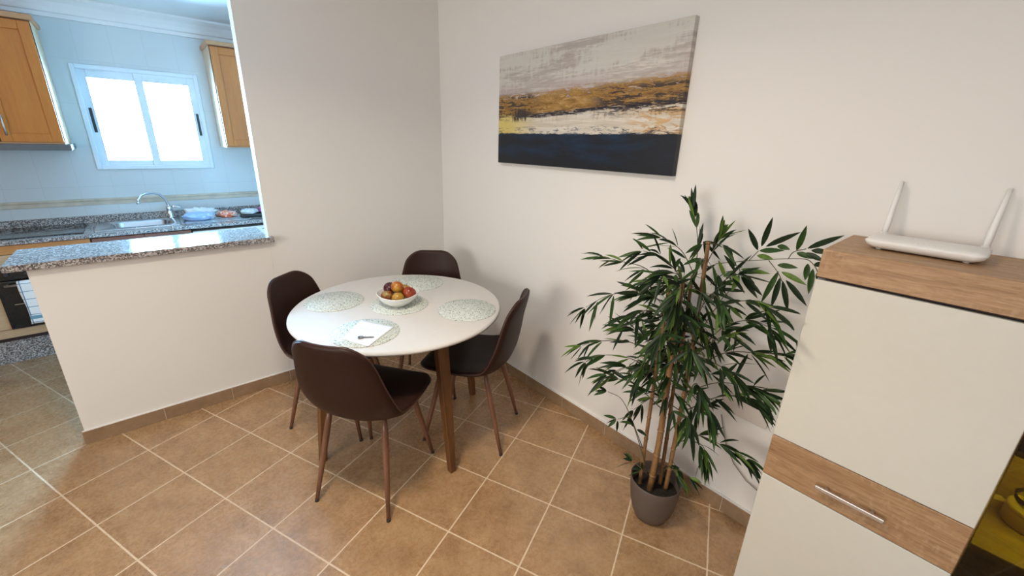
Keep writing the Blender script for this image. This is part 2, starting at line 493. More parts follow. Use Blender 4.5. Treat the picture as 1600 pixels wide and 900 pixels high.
for s, x, y, zc in ((s1, -1.931, KY + 0.022, 1.655), (s2, -1.2555, KY - 0.004, 1.65)):
    bm = bmesh.new(); box(bm, x - 0.009, x + 0.009, y - 0.008, y + 0.001, zc - 0.09, zc + 0.09, 0.003)
    box(bm, x - 0.004, x + 0.004, y - 0.011, y - 0.006, zc - 0.055, zc - 0.035, 0.001)
    tag(link_mesh('latch', bm, M['black_latch'], s), 'black recessed latch')
o = area('daylight_portal', ((fx0 + fx1) / 2, KY + 0.12, (fz0 + fz1) / 2), (-PI / 2, 0, 0), 0.74, 0.72, 1, (1, 1, 1), portal=True)

# assumed living room window, unseen far left: frame without opening, added area light
td = thing('assumed_window', 'assumed wide window, a white frame on the closed far left wall', 'window', (XL, -2.3, 0)); tag(td, kind='structure')
bm = bmesh.new()
for a0, a1, c0, c1 in ((-1.08, -1.0, 0.9, 2.28), (1.0, 1.08, 0.9, 2.28), (-0.03, 0.03, 0.98, 2.2), (-1.0, 1.0, 2.2, 2.28), (-1.0, 1.0, 0.9, 0.98)):
    box(bm, 0.0, 0.05, a0, a1, c0, c1, 0.003, 1)
link_mesh('window_frame', bm, M['alu'], td)
area('assumed_window_light', (XL + 0.02, -2.3, 1.59), (0, -PI / 2, 0), 1.2, 1.98, ASSUMED_WINDOW_POWER, ASSUMED_WINDOW_COLOR)  # added light before the solid wall, as daylight of the assumed window

# assumed ceiling lamp, unseen, with an area light below it
lamp = thing('assumed_ceiling_lamp', 'assumed round white flush ceiling lamp above the dining corner', 'lamp', (LAMP_POS[0], LAMP_POS[1], HZ))
bm = bmesh.new(); lathe(bm, [(0, 0), (0.19, 0), (0.20, -0.015), (0.20, -0.055), (0.185, -0.06), (0.185, -0.04), (0, -0.04)], 48)
link_mesh('housing', bm, M['plastic'], lamp)
d = bpy.data.lights.new('assumed_lamp_light', 'AREA'); d.shape = 'DISK'; d.size = 0.34; d.spread = 2.5; d.energy = LAMP_POWER; d.color = LAMP_COLOR
lo = bpy.data.objects.new('assumed_lamp_light', d); col.objects.link(lo); lo.location = (LAMP_POS[0], LAMP_POS[1], HZ - 0.065)

# ================================================================= BREAKFAST BAR
bm = prism(bmesh.new(), [(-2.272, -0.045), (-1.192, -0.045), (-1.192, -0.0006), (-1.2155, -0.0006), (-1.2155, 0.335), (-2.272, 0.335)], 0.966, 0.996)
bmesh.ops.bevel(bm, geom=[e for e in bm.edges], offset=0.002, segments=2, affect='EDGES')
tag(link_mesh('bar_top', bm, M['granite']), 'polished grey speckled granite bar top on the white half wall', 'countertop')

# ================================================================= KITCHEN
CT = 0.867
wk = bmesh.new()
sx0, sx1, sy0, sy1 = -1.99, -1.605, 1.53, 1.835
box(wk, XL + 0.8, sx0, 1.36, 1.948, 0.842, CT, 0.0015, 1)
box(wk, sx1, 0.028, 1.36, 1.948, 0.842, CT, 0.0015, 1)
box(wk, sx0, sx1, 1.36, sy0, 0.842, CT); box(wk, sx0, sx1, sy1, 1.948, 0.842, CT)
wt = tag(link_mesh('worktop', wk, M['granite']), 'long grey speckled granite kitchen worktop under the window', 'countertop')
bm = bx(XL + 0.8, 0.028, 1.926, 1.9485, CT + 0.0005, 0.922, 0.0015)
link_mesh('upstand', bm, M['granite'], wt)
bm = bx(XL + 0.8, 0.028, 1.43, 1.45, 0.0, 0.165)
tag(link_mesh('plinth', bm, M['granite']), 'grey speckled granite plinth under the kitchen units', 'plinth')

def base_unit(name, label, x0, x1, fronts, grp=None, ch=0.84):
    t = thing(name, label, 'kitchen cabinet', ((x0 + x1) / 2, 1.66, 0), group=grp)
    w = (x1 - x0) / 2
    bm = bmesh.new(); box(bm, -w + 0.002, w - 0.002, -0.255, 0.285, 0.17, ch)
    link_mesh('carcass', bm, M['dark'], t)  # coloured near black as shade behind the fronts
    for nm, a0, a1, z0, z1, mat in fronts:
        bm = bmesh.new(); box(bm, a0, a1, -0.278, -0.256, z0, z1, 0.002)
        link_mesh(nm, bm, mat, t)
    return t
base_unit('base_cabinet', 'pale wood base cabinet left of the built-in oven', -3.30, -2.70, [('door', -0.296, 0.296, 0.20, 0.83, M['beech_pale'])])
ov = base_unit('oven_cabinet', 'wooden base cabinet housing the black oven, behind the half wall', -2.70, -2.094, [
    ('drawer', -0.299, 0.299, 0.778, 0.836, M['beech_h']), ('filler_panel', -0.299, 0.299, 0.69, 0.774, M['beech_pale']),
    ('side_panel', -0.299, -0.205, 0.262, 0.686, M['beech_pale']), ('side_panel', 0.205, 0.299, 0.262, 0.686, M['beech_pale']),
    ('bottom_panel', -0.299, 0.299, 0.20, 0.258, M['beech_pale'])])
sk = base_unit('sink_cabinet', 'wooden base cabinet with two shade-darkened fronts under the sink', -2.092, -1.503, [
    ('door', -0.292, -0.0015, 0.20, 0.832, M['shaded_front']), ('door', 0.0015, 0.292, 0.20, 0.832, M['shaded_front'])], ch=0.70)
base_unit('corner_base_cabinet', 'wooden base cabinet at the right end of the kitchen counter', -0.90, 0.02, [('door', -0.455, 0.455, 0.20, 0.832, M['beech_h'])])
# oven
t = thing('oven', 'black glass built-in oven below the hob', 'oven', (-2.397, 1.38, 0.262))
bm = bx(-0.203, 0.203, -0.018, 0.002, 0.0, 0.34, 0.006); link_mesh('door', bm, M['black_glass'], t)
bm = bx(-0.203, 0.203, -0.014, 0.002, 0.345, 0.424, 0.004); cp = link_mesh('control_panel', bm, M['black_glass'], t)
for k in range(4):
    bm = bmesh.new(); tube(bm, [(-0.14 + k * 0.093, -0.014, 0.385), (-0.14 + k * 0.093, -0.03, 0.385)], [0.013, 0.011], 16)
    link_mesh('knob', bm, M['black_latch'], cp)
bm = bmesh.new(); tube(bm, [(-0.16, -0.05, 0.315), (0.16, -0.05, 0.315)], 0.007, 12)
for sx in (-0.15, 0.15): tube(bm, [(sx, -0.018, 0.315), (sx, -0.05, 0.315)], 0.006, 10)
link_mesh('handle', bm, M['satin'], t)
bm = bx(-0.15, -0.10, -0.0195, -0.0185, 0.172, 0.176); link_mesh('badge', bm, M['satin'], t)
# tea towel over the oven handle
s = NT('tea_towel')
sp = s.n('ShaderNodeSeparateXYZ'); s.l(s.coord(), sp.inputs[0])
def lines(axis, per, w, off=0.0):
    f = s.math('FRACT', s.math('MULTIPLY', s.math('ADD', sp.outputs[axis], off + 5.0), 1 / per))
    return s.math('LESS_THAN', f, w / per)
ln = s.math('MAXIMUM', lines(0, 0.062, 0.005, 0.03), lines(2, 0.056, 0.004, 0.016))
zz = s.math('MULTIPLY', s.math('GREATER_THAN', sp.outputs[2], 0.328), s.math('LESS_THAN', sp.outputs[2], 0.353))
cw = s.mix(ln, (0.80, 0.81, 0.80), (0.10, 0.20, 0.34)); cw = s.mix(zz, cw, (0.16, 0.33, 0.42))
s.base(cw); s.set(rough=0.9); M['towel'] = s.m
bm = bmesh.new(); rows = []
for j in range(26):
    tt = j / 25.0
    row = []
    for i in range(19):
        u = i / 18.0; x = -2.495 + 0.26 * u
        if j <= 20: z = 0.59 - 0.295 * (20 - j) / 20 ; y = 1.31
        else:
            aa = (j - 20) / 5 * PI; z = 0.59 + 0.012 * math.sin(aa) - (0.0 if j < 25 else 0.12); y = 1.331 - 0.0165 * math.cos(aa) + 0.0
        if j <= 20: y = 1.3145
        y += 0.004 * math.sin(u * 9 + 1) * (1 - min(1, j / 20.0) ** 3)
        row.append(bm.verts.new((x + 0.004 * math.sin(z * 20), y, z)))
    rows.append(row)
for j in range(25):
    for i in range(18): bm.faces.new((rows[j][i], rows[j][i + 1], rows[j + 1][i + 1], rows[j + 1][i]))
o = link_mesh('tea_towel', bm, M['towel'], smooth=True)
md = o.modifiers.new('solidify', 'SOLIDIFY'); md.thickness = 0.002; md.offset = 1
tag(o, 'white tea towel with a blue grid hanging on the oven door', 'towel')
# dishwasher
t = thing('dishwasher', 'white front appliance under the counter at the right of the kitchen', 'dishwasher', (-1.201, 1.66, 0))
bm = bx(-0.296, 0.296, -0.25, 0.285, 0.17, 0.812, 0.003); link_mesh('body', bm, M['white_body'], t)
bm = bx(-0.296, 0.296, -0.276, -0.25, 0.72, 0.815, 0.004); cp = link_mesh('control_panel', bm, M['plastic'], t)
bm = bx(0.20, 0.26, -0.279, -0.275, 0.785, 0.79, 0.001); link_mesh('display', bm, M['black_latch'], cp)
bm = bx(-0.296, 0.296, -0.274, -0.25, 0.19, 0.715, 0.004); link_mesh('door', bm, M['plastic'], t)
# hob
t = thing('hob', 'black glass ceramic hob set in the worktop left of the sink', 'hob', (-2.41, 1.66, CT))
bm = bx(-0.29, 0.285, -0.215, 0.225, 0.0005, 0.0055, 0.002); hb = link_mesh('glass_plate', bm, M['black_glass'], t)
for (a, b_, r) in ((-0.14, 0.1, 0.09), (0.14, 0.1, 0.075), (-0.14, -0.1, 0.075), (0.14, -0.08, 0.095)):
    bm = bmesh.new(); lathe(bm, [(r - 0.0015, 0.0056), (r - 0.0015, 0.0062), (r, 0.0062), (r, 0.0056)], 40, (a, b_)); link_mesh('heating_zone', bm, M['satin'], t)
# sink
t = thing('sink', 'stainless steel kitchen sink with drainer below the window', 'sink', (0, 0, 0))
def rrect(x0, x1, y0, y1, r, z, n=6):
    pts = []
    for cx_, cy_, a0 in ((x1 - r, y1 - r, 0), (x0 + r, y1 - r, 90), (x0 + r, y0 + r, 180), (x1 - r, y0 + r, 270)):
        for k in range(n + 1):
            a = math.radians(a0 + 90 * k / n); pts.append((cx_ + r * math.cos(a), cy_ + r * math.sin(a), z))
    return pts
def loft(bm, loops, close_last=True):
    prev = None
    for lp in loops:
        cur = [bm.verts.new(p) for p in lp]
        if prev:
            n = len(cur)
            for i in range(n):
                f = bm.faces.new((prev[i], prev[(i + 1) % n], cur[(i + 1) % n], cur[i])); f.smooth = True
        prev = cur
    if close_last: bm.faces.new(prev)
    return bm
bm = bmesh.new()
loft(bm, [rrect(-2.075, -1.555, 1.455, 1.905, 0.02, CT + 0.0008), rrect(-2.075, -1.555, 1.455, 1.905, 0.02, CT + 0.005), rrect(-2.065, -1.565, 1.465, 1.895, 0.02, CT + 0.006),
          rrect(-1.985, -1.61, 1.535, 1.83, 0.07, CT + 0.004), rrect(-1.975, -1.62, 1.545, 1.82, 0.065, CT - 0.01), rrect(-1.96, -1.635, 1.56, 1.805, 0.06, CT - 0.15), rrect(-1.93, -1.665, 1.59, 1.775, 0.05, CT - 0.16)])
link_mesh('bowl', bm, M['steel'], t)
bm = bmesh.new(); box(bm, -1.553, -1.075, 1.455, 1.905, CT + 0.0008, CT + 0.005, 0.002)
for k in range(9): box(bm, -1.52, -1.13, 1.50 + k * 0.042, 1.512 + k * 0.042, CT + 0.004, CT + 0.008, 0.002, 1)
link_mesh('drainer', bm, M['steel'], t)
# faucet
t = thing('kitchen_faucet', 'chrome swan-neck faucet standing behind the sink bowl', 'faucet', (-1.598, 1.862, CT + 0.006))
bm = bmesh.new(); lathe(bm, [(0, 0), (0.027, 0), (0.027, 0.008), (0.022, 0.012), (0.022, 0.07), (0.024, 0.085), (0.019, 0.10), (0, 0.10)], 28); link_mesh('body', bm, M['chrome'], t)
bm = bmesh.new()
P = [(0, 0, 0.09), (-0.004, -0.003, 0.13), (-0.018, -0.012, 0.17), (-0.045, -0.03, 0.205), (-0.085, -0.05, 0.222), (-0.13, -0.075, 0.222), (-0.165, -0.093, 0.208), (-0.187, -0.105, 0.18), (-0.190, -0.107, 0.155)]
tube(bm, P, [0.010] * 9, 14); tube(bm, [(-0.190, -0.107, 0.162), (-0.191, -0.108, 0.143)], 0.013, 14)
link_mesh('spout', bm, M['chrome'], t)
bm = bmesh.new(); tube(bm, [(0.0, 0, 0.10), (0.03, -0.02, 0.098), (0.085, -0.045, 0.085)], [0.011, 0.008, 0.006], 12); link_mesh('lever', bm, M['chrome'], t)

# things on the drainer
rnd = random.Random(4)
def crumple(name, loc, size, mat, label, cat, seed=0, seg=26, amp=0.35, rz=0.0, group=None, power=2.5):
    bm = bmesh.new(); bmesh.ops.create_icosphere(bm, subdivisions=4, radius=1.0)
    for v in bm.verts:
        d = v.co.copy()
        k = (abs(d.x) ** power + abs(d.y) ** power + abs(d.z) ** power) ** (-1 / power)
        n = noise.turbulence(d * 2.2 + Vector((seed, seed, 0)), 4, True)
        d = d * k * (1 - amp + amp * 1.3 * n)
        v.co = Vector((d.x * size[0], d.y * size[1], max(0.0, (d.z * 0.62 + 0.38)) * size[2]))
    for f in bm.faces: f.smooth = True
    o = link_mesh(name, bm, mat); o.location = loc; o.rotation_euler[2] = rz
    return tag(o, label, cat, group)
def patch_mat(name, c1, c2, c3, sc, rough=0.4, t1=0.5, t2=0.62):
    s = NT(name); n = s.noise(sc, 3, 0.5)
    s.base(s.ramp(n, [(0, c1), (t1, c2), (t2, c3)], 'CONSTANT')); return s.set(rough=rough)
M['bag_blue'] = patch_mat('bag_blue', (0.33, 0.50, 0.78), (0.40, 0.56, 0.82), (0.72, 0.80, 0.9), 14, 0.3, 0.45, 0.62)
M['bag_white'] = plain('bag_white', (0.82, 0.86, 0.88), 0.45)
M['packet'] = patch_mat('orange_packet', (0.85, 0.20, 0.09), (0.85, 0.80, 0.76), (0.90, 0.33, 0.2), 26, 0.35, 0.5, 0.58)
M['packet2'] = patch_mat('pale_packet', (0.62, 0.76, 0.84), (0.82, 0.86, 0.85), (0.75, 0.72, 0.45), 16, 0.35, 0.46, 0.64)
M['pink'] = patch_mat('pink_cloth', (0.80, 0.08, 0.42), (0.80, 0.42, 0.66), (0.62, 0.45, 0.80), 45, 0.7, 0.52, 0.62)
DZ = CT + 0.0085
crumple('plastic_bag', (-1.415, 1.62, DZ), (0.125, 0.115, 0.062), M['bag_blue'], 'blue and clear plastic bag lying on the sink drainer', 'bag', 3, amp=0.25)
crumple('folded_cloth', (-1.385, 1.785, DZ), (0.135, 0.055, 0.085), M['bag_white'], 'white crumpled cloth behind the blue plastic bag', 'cloth', 7, amp=0.4)
crumple('packet', (-1.215, 1.67, DZ), (0.07, 0.10, 0.052), M['packet'], 'orange and white packet right of the blue plastic bag', 'packet', 11, amp=0.35, rz=0.5)
t = thing('tray', 'black tray on the counter at the right end of the drainer', 'tray', (-0.975, 1.635, CT + 0.0005))
bm = bmesh.new(); loft(bm, [rrect(-0.125, 0.135, -0.075, 0.09, 0.04, 0.0), rrect(-0.14, 0.15, -0.09, 0.105, 0.05, 0.02), rrect(-0.135, 0.145, -0.085, 0.10, 0.048, 0.022), rrect(-0.12, 0.13, -0.07, 0.085, 0.04, 0.006)])
link_mesh('tray_body', bm, M['black_latch'], t)
crumple('food_packet', (-1.035, 1.655, CT + 0.0225), (0.072, 0.080, 0.045), M['packet2'], 'pale blue and white packet lying on the black tray', 'packet', 15, amp=0.25, rz=-0.3)
crumple('scourer', (-0.905, 1.705, CT + 0.0225), (0.055, 0.045, 0.055), M['pink'], 'pink and lilac scourer on the black tray beside the jamb', 'scourer', 21, amp=0.5)

# ---------------------------------------------------------------- wall cabinets
def shaker_door(parent, x0, x1, z0, z1, y, mat, st=0.05, handle=None):
    bm = bmesh.new()
    box(bm, x0, x0 + st, y - 0.02, y, z0, z1, 0.0015, 1); box(bm, x1 - st, x1, y - 0.02, y, z0, z1, 0.0015, 1)
    box(bm, x0 + st, x1 - st, y - 0.02, y, z0, z0 + st, 0.0015, 1); box(bm, x0 + st, x1 - st, y - 0.02, y, z1 - st, z1, 0.0015, 1)
    d = link_mesh('door', bm, mat, parent)
    bm = bmesh.new(); box(bm, x0 + st - 0.001, x1 - st + 0.001, y - 0.010, y - 0.001, z0 + st - 0.001, z1 - st + 0.001)
    link_mesh('door_panel', bm, mat, d)
    if handle is not None:
        hx, hz = handle
        bm = bmesh.new(); tube(bm, [(hx, y - 0.045, hz - 0.065), (hx, y - 0.045, hz + 0.065)], 0.006, 12)
        for q in (-0.05, 0.05): tube(bm, [(hx, y - 0.019, hz + q), (hx, y - 0.045, hz + q)], 0.005, 10)
        link_mesh('handle', bm, M['satin'], d)
    return d
def wall_cab(label, x0, x1, doors, z0=1.478, z1=2.245):
    t = thing('wall_cabinet', label, 'kitchen cabinet', ((x0 + x1) / 2, KY, z0))
    def T(x): return x - (x0 + x1) / 2
    bm = bmesh.new(); box(bm, T(x0), T(x1), -0.33, -0.0005, 0.0, z1 - z0, 0.001, 1); link_mesh('carcass', bm, M['cream_side'], t)
    bm = bmesh.new(); box(bm, T(x0) - 0.016, T(x1) + 0.016, -0.372, -0.0005, z1 - z0 + 0.0005, z1 - z0 + 0.034, 0.005)
    link_mesh('cornice', bm, M['cornice_wood'], t)
    bm = bmesh.new(); box(bm, T(x0) + 0.002, T(x1) - 0.002, -0.332, -0.3305, 0.002, z1 - z0 - 0.002); link_mesh('door_gap_shade', bm, M['dark'], t)  # dark sheet added behind the doors as painted shade in their gaps
    for a, b_, hd in doors:
        shaker_door(t, T(a) + 0.0015, T(b_) - 0.0015, 0.012, z1 - z0 - 0.006, -0.3325, M['beech'], 0.055, None if hd is None else (T(hd), 0.118))
    bm = bmesh.new(); box(bm, T(x0) + 0.001, T(x1) - 0.001, -0.352, -0.31, -0.0, 0.010, 0.001, 1)
    link_mesh('light_rail', bm, M['cornice_wood'], t)
    return t
wall_cab('wooden wall cabinet left of the kitchen window above the hood', -2.985, -2.09, [(-2.985, -2.69, -2.715), (-2.69, -2.393, None), (-2.39, -2.094, -2.352)])
wall_cab('wooden wall cabinet right of the kitchen window beside the wall end', -1.127, -0.50, [(-1.122, -0.815, None), (-0.812, -0.505, None)], 1.468, 2.25)
t = thing('cooker_hood', 'slim steel extractor hood under the left wall cabinet', 'hood', (-2.52, KY, 1.436))
bm = bx(-0.44, 0.452, -0.34, -0.01, 0.004, 0.0415, 0.002); link_mesh('body', bm, M['black_latch'], t)
bm = bx(-0.44, 0.455, -0.372, -0.341, 0.0, 0.0405, 0.003); link_mesh('front_strip', bm, M['hood_metal'], t)

# ================================================================= DINING TABLE
TC = (-0.825, -0.905); TZ = 0.745
t = thing('dining_table', 'round white dining table on four splayed walnut legs', 'table', (TC[0], TC[1], 0))
bm = bmesh.new()
lathe(bm, [(0, TZ), (0.518, TZ), (0.525, TZ - 0.002), (0.530, TZ - 0.007), (0.531, TZ - 0.012), (0.527, TZ - 0.018), (0.515, TZ - 0.022), (0.44, TZ - 0.024), (0, TZ - 0.024)], 128)
link_mesh('tabletop', bm, M['white_top'], t)
def leg_bm(ax, ay):
    bm = bmesh.new()
    rad = Vector((ax, ay, 0)); tan = Vector((-ay, ax, 0))
    def ring(r, z, w, d, c=0.004):
        out = []
        for a, b in ((-1, -1), (1, -1), (1, 1), (-1, 1)):
            for (da, db) in (((0, c * -b) if a * b > 0 else (c * -a, 0)), ((c * -a, 0) if a * b > 0 else (0, c * -b))):
                p = rad * (r + b * d + db) + tan * (a * w + da)
                out.append(bm.verts.new((p.x, p.y, z)))
        return out
    rs = [ring(0.472, 0.0, 0.0165, 0.0165, 0.003), ring(0.462, 0.10, 0.019, 0.018), ring(0.42, 0.50, 0.0265, 0.0225), ring(0.398, TZ - 0.0245, 0.030, 0.024)]
    for a, b in zip(rs, rs[1:]):
        for i in range(8): bm.faces.new((a[i], a[(i + 1) % 8], b[(i + 1) % 8], b[i]))
    bm.faces.new(rs[0]); bm.faces.new(rs[-1])
    bmesh.ops.recalc_face_normals(bm, faces=bm.faces[:])
    return bm
for ax, ay in ((0, -1), (-1, 0), (1, 0), (0, 1)):
    link_mesh('leg', leg_bm(ax, ay), M['walnut'], t)
bm = bmesh.new(); box(bm, -0.375, 0.375, -0.02, 0.02, TZ - 0.062, TZ - 0.0245, 0.002); box(bm, -0.02, 0.02, -0.375, 0.375, TZ - 0.062, TZ - 0.0245, 0.002)
link_mesh('cross_frame', bm, M['walnut'], t)

# placemats with a printed leaf pattern
s = NT('placemat_print')
v = s.n('ShaderNodeTexVoronoi', feature='DISTANCE_TO_EDGE'); v.inputs['Scale'].default_value = 110
mp = s.mapping(scale=(1, 1, 0.02)); wv = s.n('ShaderNodeVectorMath', operation='ADD'); s.l(mp, wv.inputs[0])
nn = s.n('ShaderNodeTexNoise'); nn.inputs['Scale'].default_value = 40; s.l(mp, nn.inputs['Vector'])
sc = s.n('ShaderNodeVectorMath', operation='SCALE'); s.l(nn.outputs['Color'], sc.inputs[0]); sc.inputs['Scale'].default_value = 0.02
s.l(sc.outputs[0], wv.inputs[1]); s.l(wv.outputs[0], v.inputs['Vector'])
k = s.ramp(v.outputs['Distance'], [(0.10, (0, 0, 0)), (0.2, (1, 1, 1))])
n2 = s.noise(100, 2, 0.5, mp)
k2 = s.ramp(n2, [(0.38, (0.10, 0.15, 0.11)), (0.47, (0.26, 0.33, 0.27)), (0.56, (0.62, 0.66, 0.60))])
s.base(s.mix(k, (0.70, 0.72, 0.68), k2)); s.set(rough=0.7, spec=0.15); M['mat'] = s.m
mats = [(-1.075, -0.655, 0.36, 'round leaf-patterned placemat in front of the left chair, near the wall with the bar'),
        (-0.572, -0.652, -0.4, 'round leaf-patterned placemat in front of the chair in the corner'),
        (-0.584, -1.176, 1.1, 'round leaf-patterned placemat in front of the chair by the right wall'),
        (-0.822, -0.900, 0.2, 'round leaf-patterned placemat in the table centre under the fruit bowl'),
        (-1.098, -1.118, 0.7, 'round leaf-patterned placemat under the paper and key')]
MR = 0.148
for i, (x, y, a, lab) in enumerate(mats):
    bm = bmesh.new(); lathe(bm, [(0, 0), (MR, 0), (MR + 0.001, 0.001), (MR, 0.002), (0, 0.002)], 64)
    o = link_mesh('placemat', bm, M['mat']); o.location = (x, y, TZ + 0.0003); o.rotation_euler[2] = a
    tag(o, lab, 'placemat', 'placemats on the dining table')
# paper sheets
s = NT('printed_paper')
sp = s.n('ShaderNodeSeparateXYZ'); s.l(s.coord(), sp.inputs[0])
row = s.math('LESS_THAN', s.math('FRACT', s.math('MULTIPLY', s.math('ADD', sp.outputs[1], 5.0), 90.0)), 0.32)
mpn = s.mapping(scale=(60, 90, 1)); wn = s.noise(3.0, 2, 0.5, mpn)
tx = s.math('MULTIPLY', row, s.math('GREATER_THAN', wn, 0.47))
inx = s.math('MULTIPLY', s.math('LESS_THAN', s.math('ABSOLUTE', sp.outputs[0]), 0.056), s.math('LESS_THAN', s.math('ABSOLUTE', sp.outputs[1]), 0.085))
s.base(s.mix(s.math('MULTIPLY', s.math('MULTIPLY', tx, inx), 0.45), (0.82, 0.82, 0.86), (0.35, 0.38, 0.5))); s.set(rough=0.7, spec=0.1); M['paper'] = s.m
def quadsheet(name, corners, z0, label, cat, lift=0.0):
    c = [Vector((x, y, 0)) for x, y in corners]
    ctr = sum(c, Vector()) / 4
    ang = math.atan2((c[1] - c[0]).y, (c[1] - c[0]).x)
    R = Matrix.Rotation(-ang, 3, 'Z')
    loc = [R @ (p - ctr) for p in c]
    bm = bmesh.new(); n = 14; g = []
    for j in range(n + 1):
        r_ = []
        for i in range(n + 1):
            u, w = i / n, j / n
            p = loc[0] * (1 - u) * (1 - w) + loc[1] * u * (1 - w) + loc[2] * u * w + loc[3] * (1 - u) * w
            r_.append(bm.verts.new((p.x, p.y, lift * (abs(u - 0.5) * 2) ** 4)))
        g.append(r_)
    for j in range(n):
        for i in range(n): bm.faces.new((g[j][i], g[j][i + 1], g[j + 1][i + 1], g[j + 1][i]))
    o = link_mesh(name, bm, M['paper'], smooth=True); o.location = (ctr.x, ctr.y, z0); o.rotation_euler[2] = ang
    md = o.modifiers.new('solidify', 'SOLIDIFY'); md.thickness = 0.0004; md.offset = 1
    return tag(o, label, cat)
quadsheet('paper_sheet', [(-1.205, -1.125), (-1.145, -1.262), (-0.975, -1.150), (-1.060, -0.985)], TZ + 0.0028, 'white printed paper sheet lying on the placemat under the key', 'paper', 0.002)
# key
t = thing('door_key', 'small metal door key lying on the printed paper', 'key', (-1.138, -1.165, TZ + 0.0056), math.atan2(-0.054, 0.046) + 0.25)
bm = bmesh.new(); lathe(bm, [(0.0045, 0), (0.013, 0), (0.0135, 0.0012), (0.013, 0.0024), (0.0045, 0.0024), (0.0045, 0)], 24, (-0.002, 0))
link_mesh('key_bow', bm, M['key_metal'], t)
bm = bmesh.new(); prism(bm, [(0.010, -0.0035), (0.052, -0.0035), (0.056, 0.0), (0.052, 0.0035), (0.046, 0.0022), (0.042, 0.0042), (0.037, 0.0022), (0.032, 0.0042), (0.027, 0.002), (0.022, 0.004), (0.010, 0.0038)], 0.0, 0.0024)
link_mesh('key_blade', bm, M['key_metal'], t)

# bowl of fruit
bowl_c = (-0.833, -0.905); BZ = TZ + 0.0024
bm = bmesh.new()
lathe(bm, [(0, 0.004), (0.035, 0.004), (0.036, 0.0), (0.042, 0.0), (0.045, 0.004), (0.075, 0.022), (0.098, 0.045), (0.108, 0.066), (0.109, 0.069), (0.106, 0.070), (0.103, 0.066), (0.092, 0.045), (0.070, 0.026), (0.04, 0.010), (0, 0.008)], 72)
for v in bm.verts:
    a = math.atan2(v.co.y, v.co.x); k = min(1, max(0, (v.co.z - 0.02) / 0.05))
    f = 1 + 0.035 * k * math.cos(3 * a + 0.8); v.co.x *= f; v.co.y *= f; v.co.z += 0.004 * k * math.cos(2 * a + 0.3)
o = link_mesh('fruit_bowl', bm, M['ceramic']); o.location = (bowl_c[0], bowl_c[1], BZ)
tag(o, 'white ceramic bowl holding fruit in the middle of the table', 'bowl')
def fruitmat(name, stops, rough=0.28):
    s = NT(name); s.base(s.ramp(s.math('ADD', s.math('MULTIPLY', s.noise(22, 3, 0.5), 0.8), s.math('MULTIPLY', s.noise(90, 3, 0.6), 0.2)), stops)); return s.set(rough=rough)
FM = dict(plum=fruitmat('plum_skin', [(0.35, (0.045, 0.005, 0.010)), (0.65, (0.085, 0.010, 0.016))]),
          mid=fruitmat('apple_orange_skin', [(0.35, (0.30, 0.04, 0.012)), (0.48, (0.42, 0.14, 0.02)), (0.62, (0.46, 0.25, 0.03))]),
          yel=fruitmat('apple_yellow_skin', [(0.35, (0.38, 0.19, 0.02)), (0.65, (0.46, 0.27, 0.035))]),
          red=fruitmat('apple_red_skin', [(0.35, (0.19, 0.016, 0.008)), (0.6, (0.34, 0.06, 0.018))]),
          bl=fruitmat('apple_blush_skin', [(0.35, (0.17, 0.018, 0.012)), (0.52, (0.25, 0.07, 0.028)), (0.62, (0.30, 0.22, 0.05))]))
fruits = [('plum', (-0.8440, -0.8430, 0.8220), 0.034, 'plum', 'dark red plum on top of the pile at the left of the bowl', 'plum', (0.3, -0.2)),
          ('apple', (-0.8322, -0.9057, 0.8440), 0.033, 'mid', 'orange and yellow apple on top in the middle of the bowl', 'mid', (0.5, 0.4)),
          ('apple', (-0.7775, -0.8800, 0.8100), 0.033, 'yel', 'yellow apple at the back of the bowl', 'yel', (-0.3, 0.2)),
          ('apple', (-0.7882, -0.9499, 0.815), 0.035, 'red', 'red orange apple at the right of the bowl', 'red', (0.2, 0.7)),
          ('apple', (-0.884, -0.8933, 0.8018), 0.033, 'bl', 'red and green apple low at the left of the bowl', 'bl', (-0.4, -0.3)),
          ('apple', (-0.8539, -0.9519, 0.8006), 0.032, 'yel', 'yellow apple low at the front of the bowl', 'yel', (0.9, 0.2))]
for nm, c, r, mk, lab, cat, (ra, rb) in fruits:
    t = thing(nm, lab, nm, c, group='fruit in the white bowl'); t.rotation_euler = (ra, rb, ra * 3)
    bm = bmesh.new(); prof = []
    for k in range(25):
        a = -PI / 2 + PI * k / 24
        rr = r * math.cos(a) * (1 + 0.05 * math.sin(a)); zz = r * 0.93 * math.sin(a)
        dip = 0.20 * r * math.exp(-(rr / (0.28 * r)) ** 2)
        zz += -dip if a > 0 else dip * 0.6
        prof.append((max(rr, 0.0) if 0 < k < 24 else 0.0, zz))
    lathe(bm, prof, 36); link_mesh('fruit_body', bm, FM[mk], t)
    bm = bmesh.new(); tube(bm, [(0, 0, r * 0.68), (0.001, 0, r * 0.95), (0.004, 0, r * 1.12)], [0.0012, 0.0012, 0.0018], 8); link_mesh('stalk', bm, M['twig'], t)

# ================================================================= CHAIRS
def catmull(P, n):
    out = []
    Q = [P[0] * 2 - P[1]] + P + [P[-1] * 2 - P[-2]]
    for i in range(1, len(Q) - 2):
        for k in range(n):
            t = k / n
            out.append(0.5 * ((2 * Q[i]) + (-Q[i - 1] + Q[i + 1]) * t + (2 * Q[i - 1] - 5 * Q[i] + 4 * Q[i + 1] - Q[i + 2]) * t * t + (-Q[i - 1] + 3 * Q[i] - 3 * Q[i + 1] + Q[i + 2]) * t ** 3))
    out.append(P[-1].copy())
    return out
